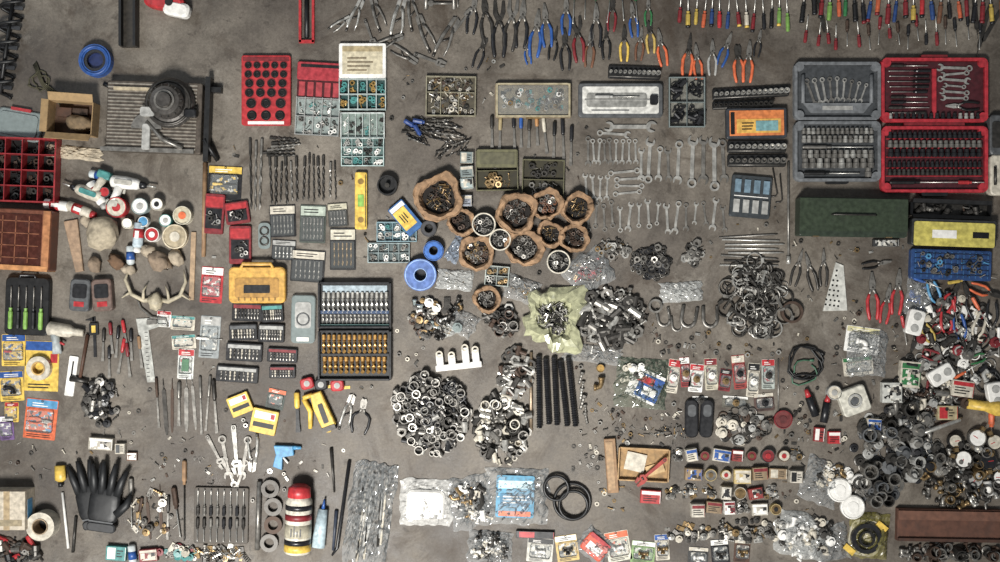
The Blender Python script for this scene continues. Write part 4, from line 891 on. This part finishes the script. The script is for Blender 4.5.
for x,y,r in((556,487,12),(572,501,18),(573,504,14)): mk('rubber_belt',x,y,0,lambda b:b.torus(0,0,2+(r<15)*3,r,1.6,BK,30,8))
plasticbag(490,547,44,32,5,9,CM,(50,['elbow','tee','bolt'],(7,11),[WH,DS,S2,DS,OW]))
for x,y,w_,h_,a,c,d in((540,550,26,24,5,C('b8b4a8'),BK),(567,548,22,26,-8,C('c0a050'),WH),(618,546,24,30,-10,C('c8c4b0'),OR),(643,552,24,22,6,C('7a9a5a'),WH),(662,547,14,26,-4,OW,BL),(698,556,20,18,4,C('303030'),OW),(720,552,18,26,-5,BK2,WH),(742,550,16,24,4,DW,OW)): packet(x,y,w_,h_,a,c,d,lambda b:k_tee(b,10,CH([WH,DS,BR])),3,name='hanging_hardware_packet')
def orb(b): b.box(0,0,0,26,20,4,C('d84a20'),r=3,bev=1); b.box(0,2,4,16,8,.3,WH); b.box(0,-8,4,24,4,.3,RD); sheet(b,34,28,6,CM,6,20)
mk('orange_hardware_bag',595,546,40,orb); carton(535,534,38,7,4,2,BK2,RD)
pile('scattered_bottom_hardware',745,530,90,22,60,['plug','chip','bolt','tee','disc'],(5,10),MIX+[OW,DS],4)
pile('small_hardware_heap',690,532,50,16,36,['plug','chip','bolt','hinge'],(5,9),MIX+[OW],3)
# ================================================================ BOTTOM LEFT
def spray(b):
    b.rod([(-34,0,13),(-33,0,13),(-32,0,13),(18,0,13),(22,0,13),(23,0,13)],[10,12.4,13,13,11,10],C('cfc8b6',.3),24)
    b.rod([(-31,0,13),(-24,0,13)],13.15,YE,24); b.rod([(-24,0,13),(-19,0,13)],13.2,BK2,24); b.rod([(0,0,13),(6,0,13)],13.15,DR,24); b.rod([(10,0,13),(15,0,13)],13.15,BK2,24)
    b.rod([(22,0,13),(31,0,13),(34,0,13)],[11.5,11,7],RD,20); b.rod([(-17,0,13),(-4,0,13)],13.1,C('b0a890',.4),24); txt(b,-10,0,10,12,26.1,BK,4)
mk('spray_paint_can',301,516,-88,spray)
mk('tube_of_sealant',322,522,-82,lambda b:(b.rod([(-24,0,5),(14,0,5)],[7,5],C('a8bcc4',.3),12,sq=.7),b.rod([(14,0,5),(24,0,5)],[2,.8],BL,8)))
def glove(b):
    m=C('1b1c1e',.5)
    b.loft([[(x*k,y*k,z) for x,y in rr(30,36,9)] for k,z in((.9,0),(1,2),(1,5),(.85,6.6),(.5,7.2),(.05,7.4))],m,True)
    for x,L,a in((-11,26,-6),(-4,30,-2),(4,29,2),(11,23,7)):
        b.rod([(x,-12,4),(x+a*.5,-16-L*.5,4.5),(x+a,-14-L,3.4)],[4,3.6,2.2],m,10)
    b.rod([(13,6,4),(22,-4,4.5),(25,-14,3.5)],[4.6,4,2.4],m,10); b.box(0,21,0,28,9,6,C('2f3032'),r=3,bev=1); b.box(0,15,6.9,24,1.5,.6,GR)
mk('black_work_glove',94,502,-12,glove)
b=B('black_work_glove',108,504,8,6.5); glove(b); b.done()
def wbx(b): b.box(0,0,0,36,38,22,C('bfb29c',.6),bev=.4); b.box(0,0,22,6,38,.15,C('a89068')); b.box(0,12,22.15,30,6,.2,C('988868')); b.box(18,0,6,.3,20,10,LB)
mk('white_cardboard_box',17,506,0,wbx)
mk('paper_roll',47,523,0,lambda b:(b.ring(0,0,0,14,8,16,OW,26),b.ring(0,0,0,7.9,7,17,C('a08868'),20),b.cyl(0,0,0,6.9,1,BK,16)))
for x,y,a in((8,540,20),(20,554,-30),(36,548,60),(12,558,80)): mk('red_handled_tool',x,y,a,driver,U(24,34),RD,DS,.55,2.6)
pile('dark_hardware_heap',20,550,44,22,50,['bolt','sock','disc'],(6,11),DRK,4)
mk('lighter_fluid_bottle',62,474,88,lambda b:(b.rod([(-9,0,4),(5,0,4),(7,0,4)],[5.5,5.5,2.5],YE,12,sq=.7),b.rod([(7,0,4),(12,0,4)],2.4,BK,8)))
carton(103,443,24,12,7,4,C('a8a090'),WH,'hardware_carton'); carton(122,448,10,10,6,0,OW,GR); carton(133,456,10,8,4,0,BN,WH)
for i in range(6): mk('needle_file',132+i*9+U(-2,2),508+U(-8,10),90+U(-10,10),CH([rasp,driver,chisel]),U(34,52),CH([DS,S2,BK2,RU]))
mk('wooden_handled_awl',185,500,90,driver,80,WD,DS,.3,2.4)
pile('scattered_small_parts',150,515,60,50,50,['bolt','screw','chip','plug'],(4,10),[OW,S2,DS,RU,BR],2)
def drvset(b):
    b.box(0,0,0,54,56,3,C('4a4238',.6),r=2,bev=.4)
    for i in range(8):
        with b.t(-23+i*6.5,-13,-90,3): driver(b,26,CH([BK2,DS,S2]),ST,.4,1.8)
        with b.t(-23+i*6.5,14,90,3): driver(b,24,CH([BK2,S2,DS]),ST,.45,1.8)
mk('screwdriver_set_tray',222,515,1,drvset)
pile('pile_of_small_springs',222,554,60,14,50,['spring','bolt','chip'],(7,12),MIX,3)
for x,y,L,a,f in((216,452,38,62,adjwrench),(226,458,46,80,wrench),(236,450,50,85,adjwrench),(245,458,44,100,wrench),(254,452,40,95,visegrip),(230,472,32,70,wrench),(241,476,34,110,wrench)): mk('adjustable_wrench' if f is adjwrench else 'combination_wrench' if f is wrench else 'locking_pliers',x,y,a,f,L,CH([ST,S2]))
for x,y in((271,488),(274,506),(274,524),(270,542)): mk('bearing_ring',x,y,0,lambda b:b.ring(0,0,0,9,5,5,CH([DS,RU,S2]),20))
mk('steel_tube',259,515,92,lambda b:b.rod([(-34,0,3),(34,0,3)],2.6,S2,10))
mk('steel_rod',66,520,84,lambda b:b.rod([(-28,0,1.5),(28,0,1.5)],1.4,WH,6)); mk('steel_rod',75,534,95,lambda b:b.rod([(-18,0,1.5),(18,0,1.5)],1.6,DS,6))
carton(118,552,20,14,6,4,TE,WH); carton(150,554,18,12,6,-5,DR,OW); mk('glue_tube',134,556,85,glue)
pile('bottom_edge_parts',180,553,40,14,30,['plug','bolt','chip','disc'],(5,10),[OW,TE,S2,DS,DR],3)
mk('pin_punch',333,470,86,lambda b:b.rod([(-22,0,1.5),(22,0,1.5)],[1.8,.9],DS,8)); mk('pin_punch',335,530,95,lambda b:b.rod([(-20,0,1.5),(20,0,1.5)],[2,1.2],C('303848'),8))
# loose grit and screws on bare floor
for (x,y,w_,h_,n) in [(300,200,180,120,120),(450,90,120,60,40),(600,140,160,90,110),(720,340,160,60,160),(560,340,160,60,90),(640,430,120,60,160),(860,330,120,80,140),(820,400,120,80,140),(200,440,200,60,80),(420,360,120,60,40),(820,460,90,100,120),(160,470,180,40,70),(780,500,140,60,120),(520,300,160,60,90),(880,240,180,30,50),(60,440,120,80,50),(300,470,120,100,40),(180,350,140,100,80),(600,480,60,80,60),(740,250,200,100,90)]:
    b=B('scattered_screws',x,y); bits(b,0,0,w_,h_,n,['screw','nut','bolt','chip','washer'],(2.5,5.5),MIX+[OW,RU,DS],.2,5,chk=True)
    if b.v: b.done(); OCC.pop()
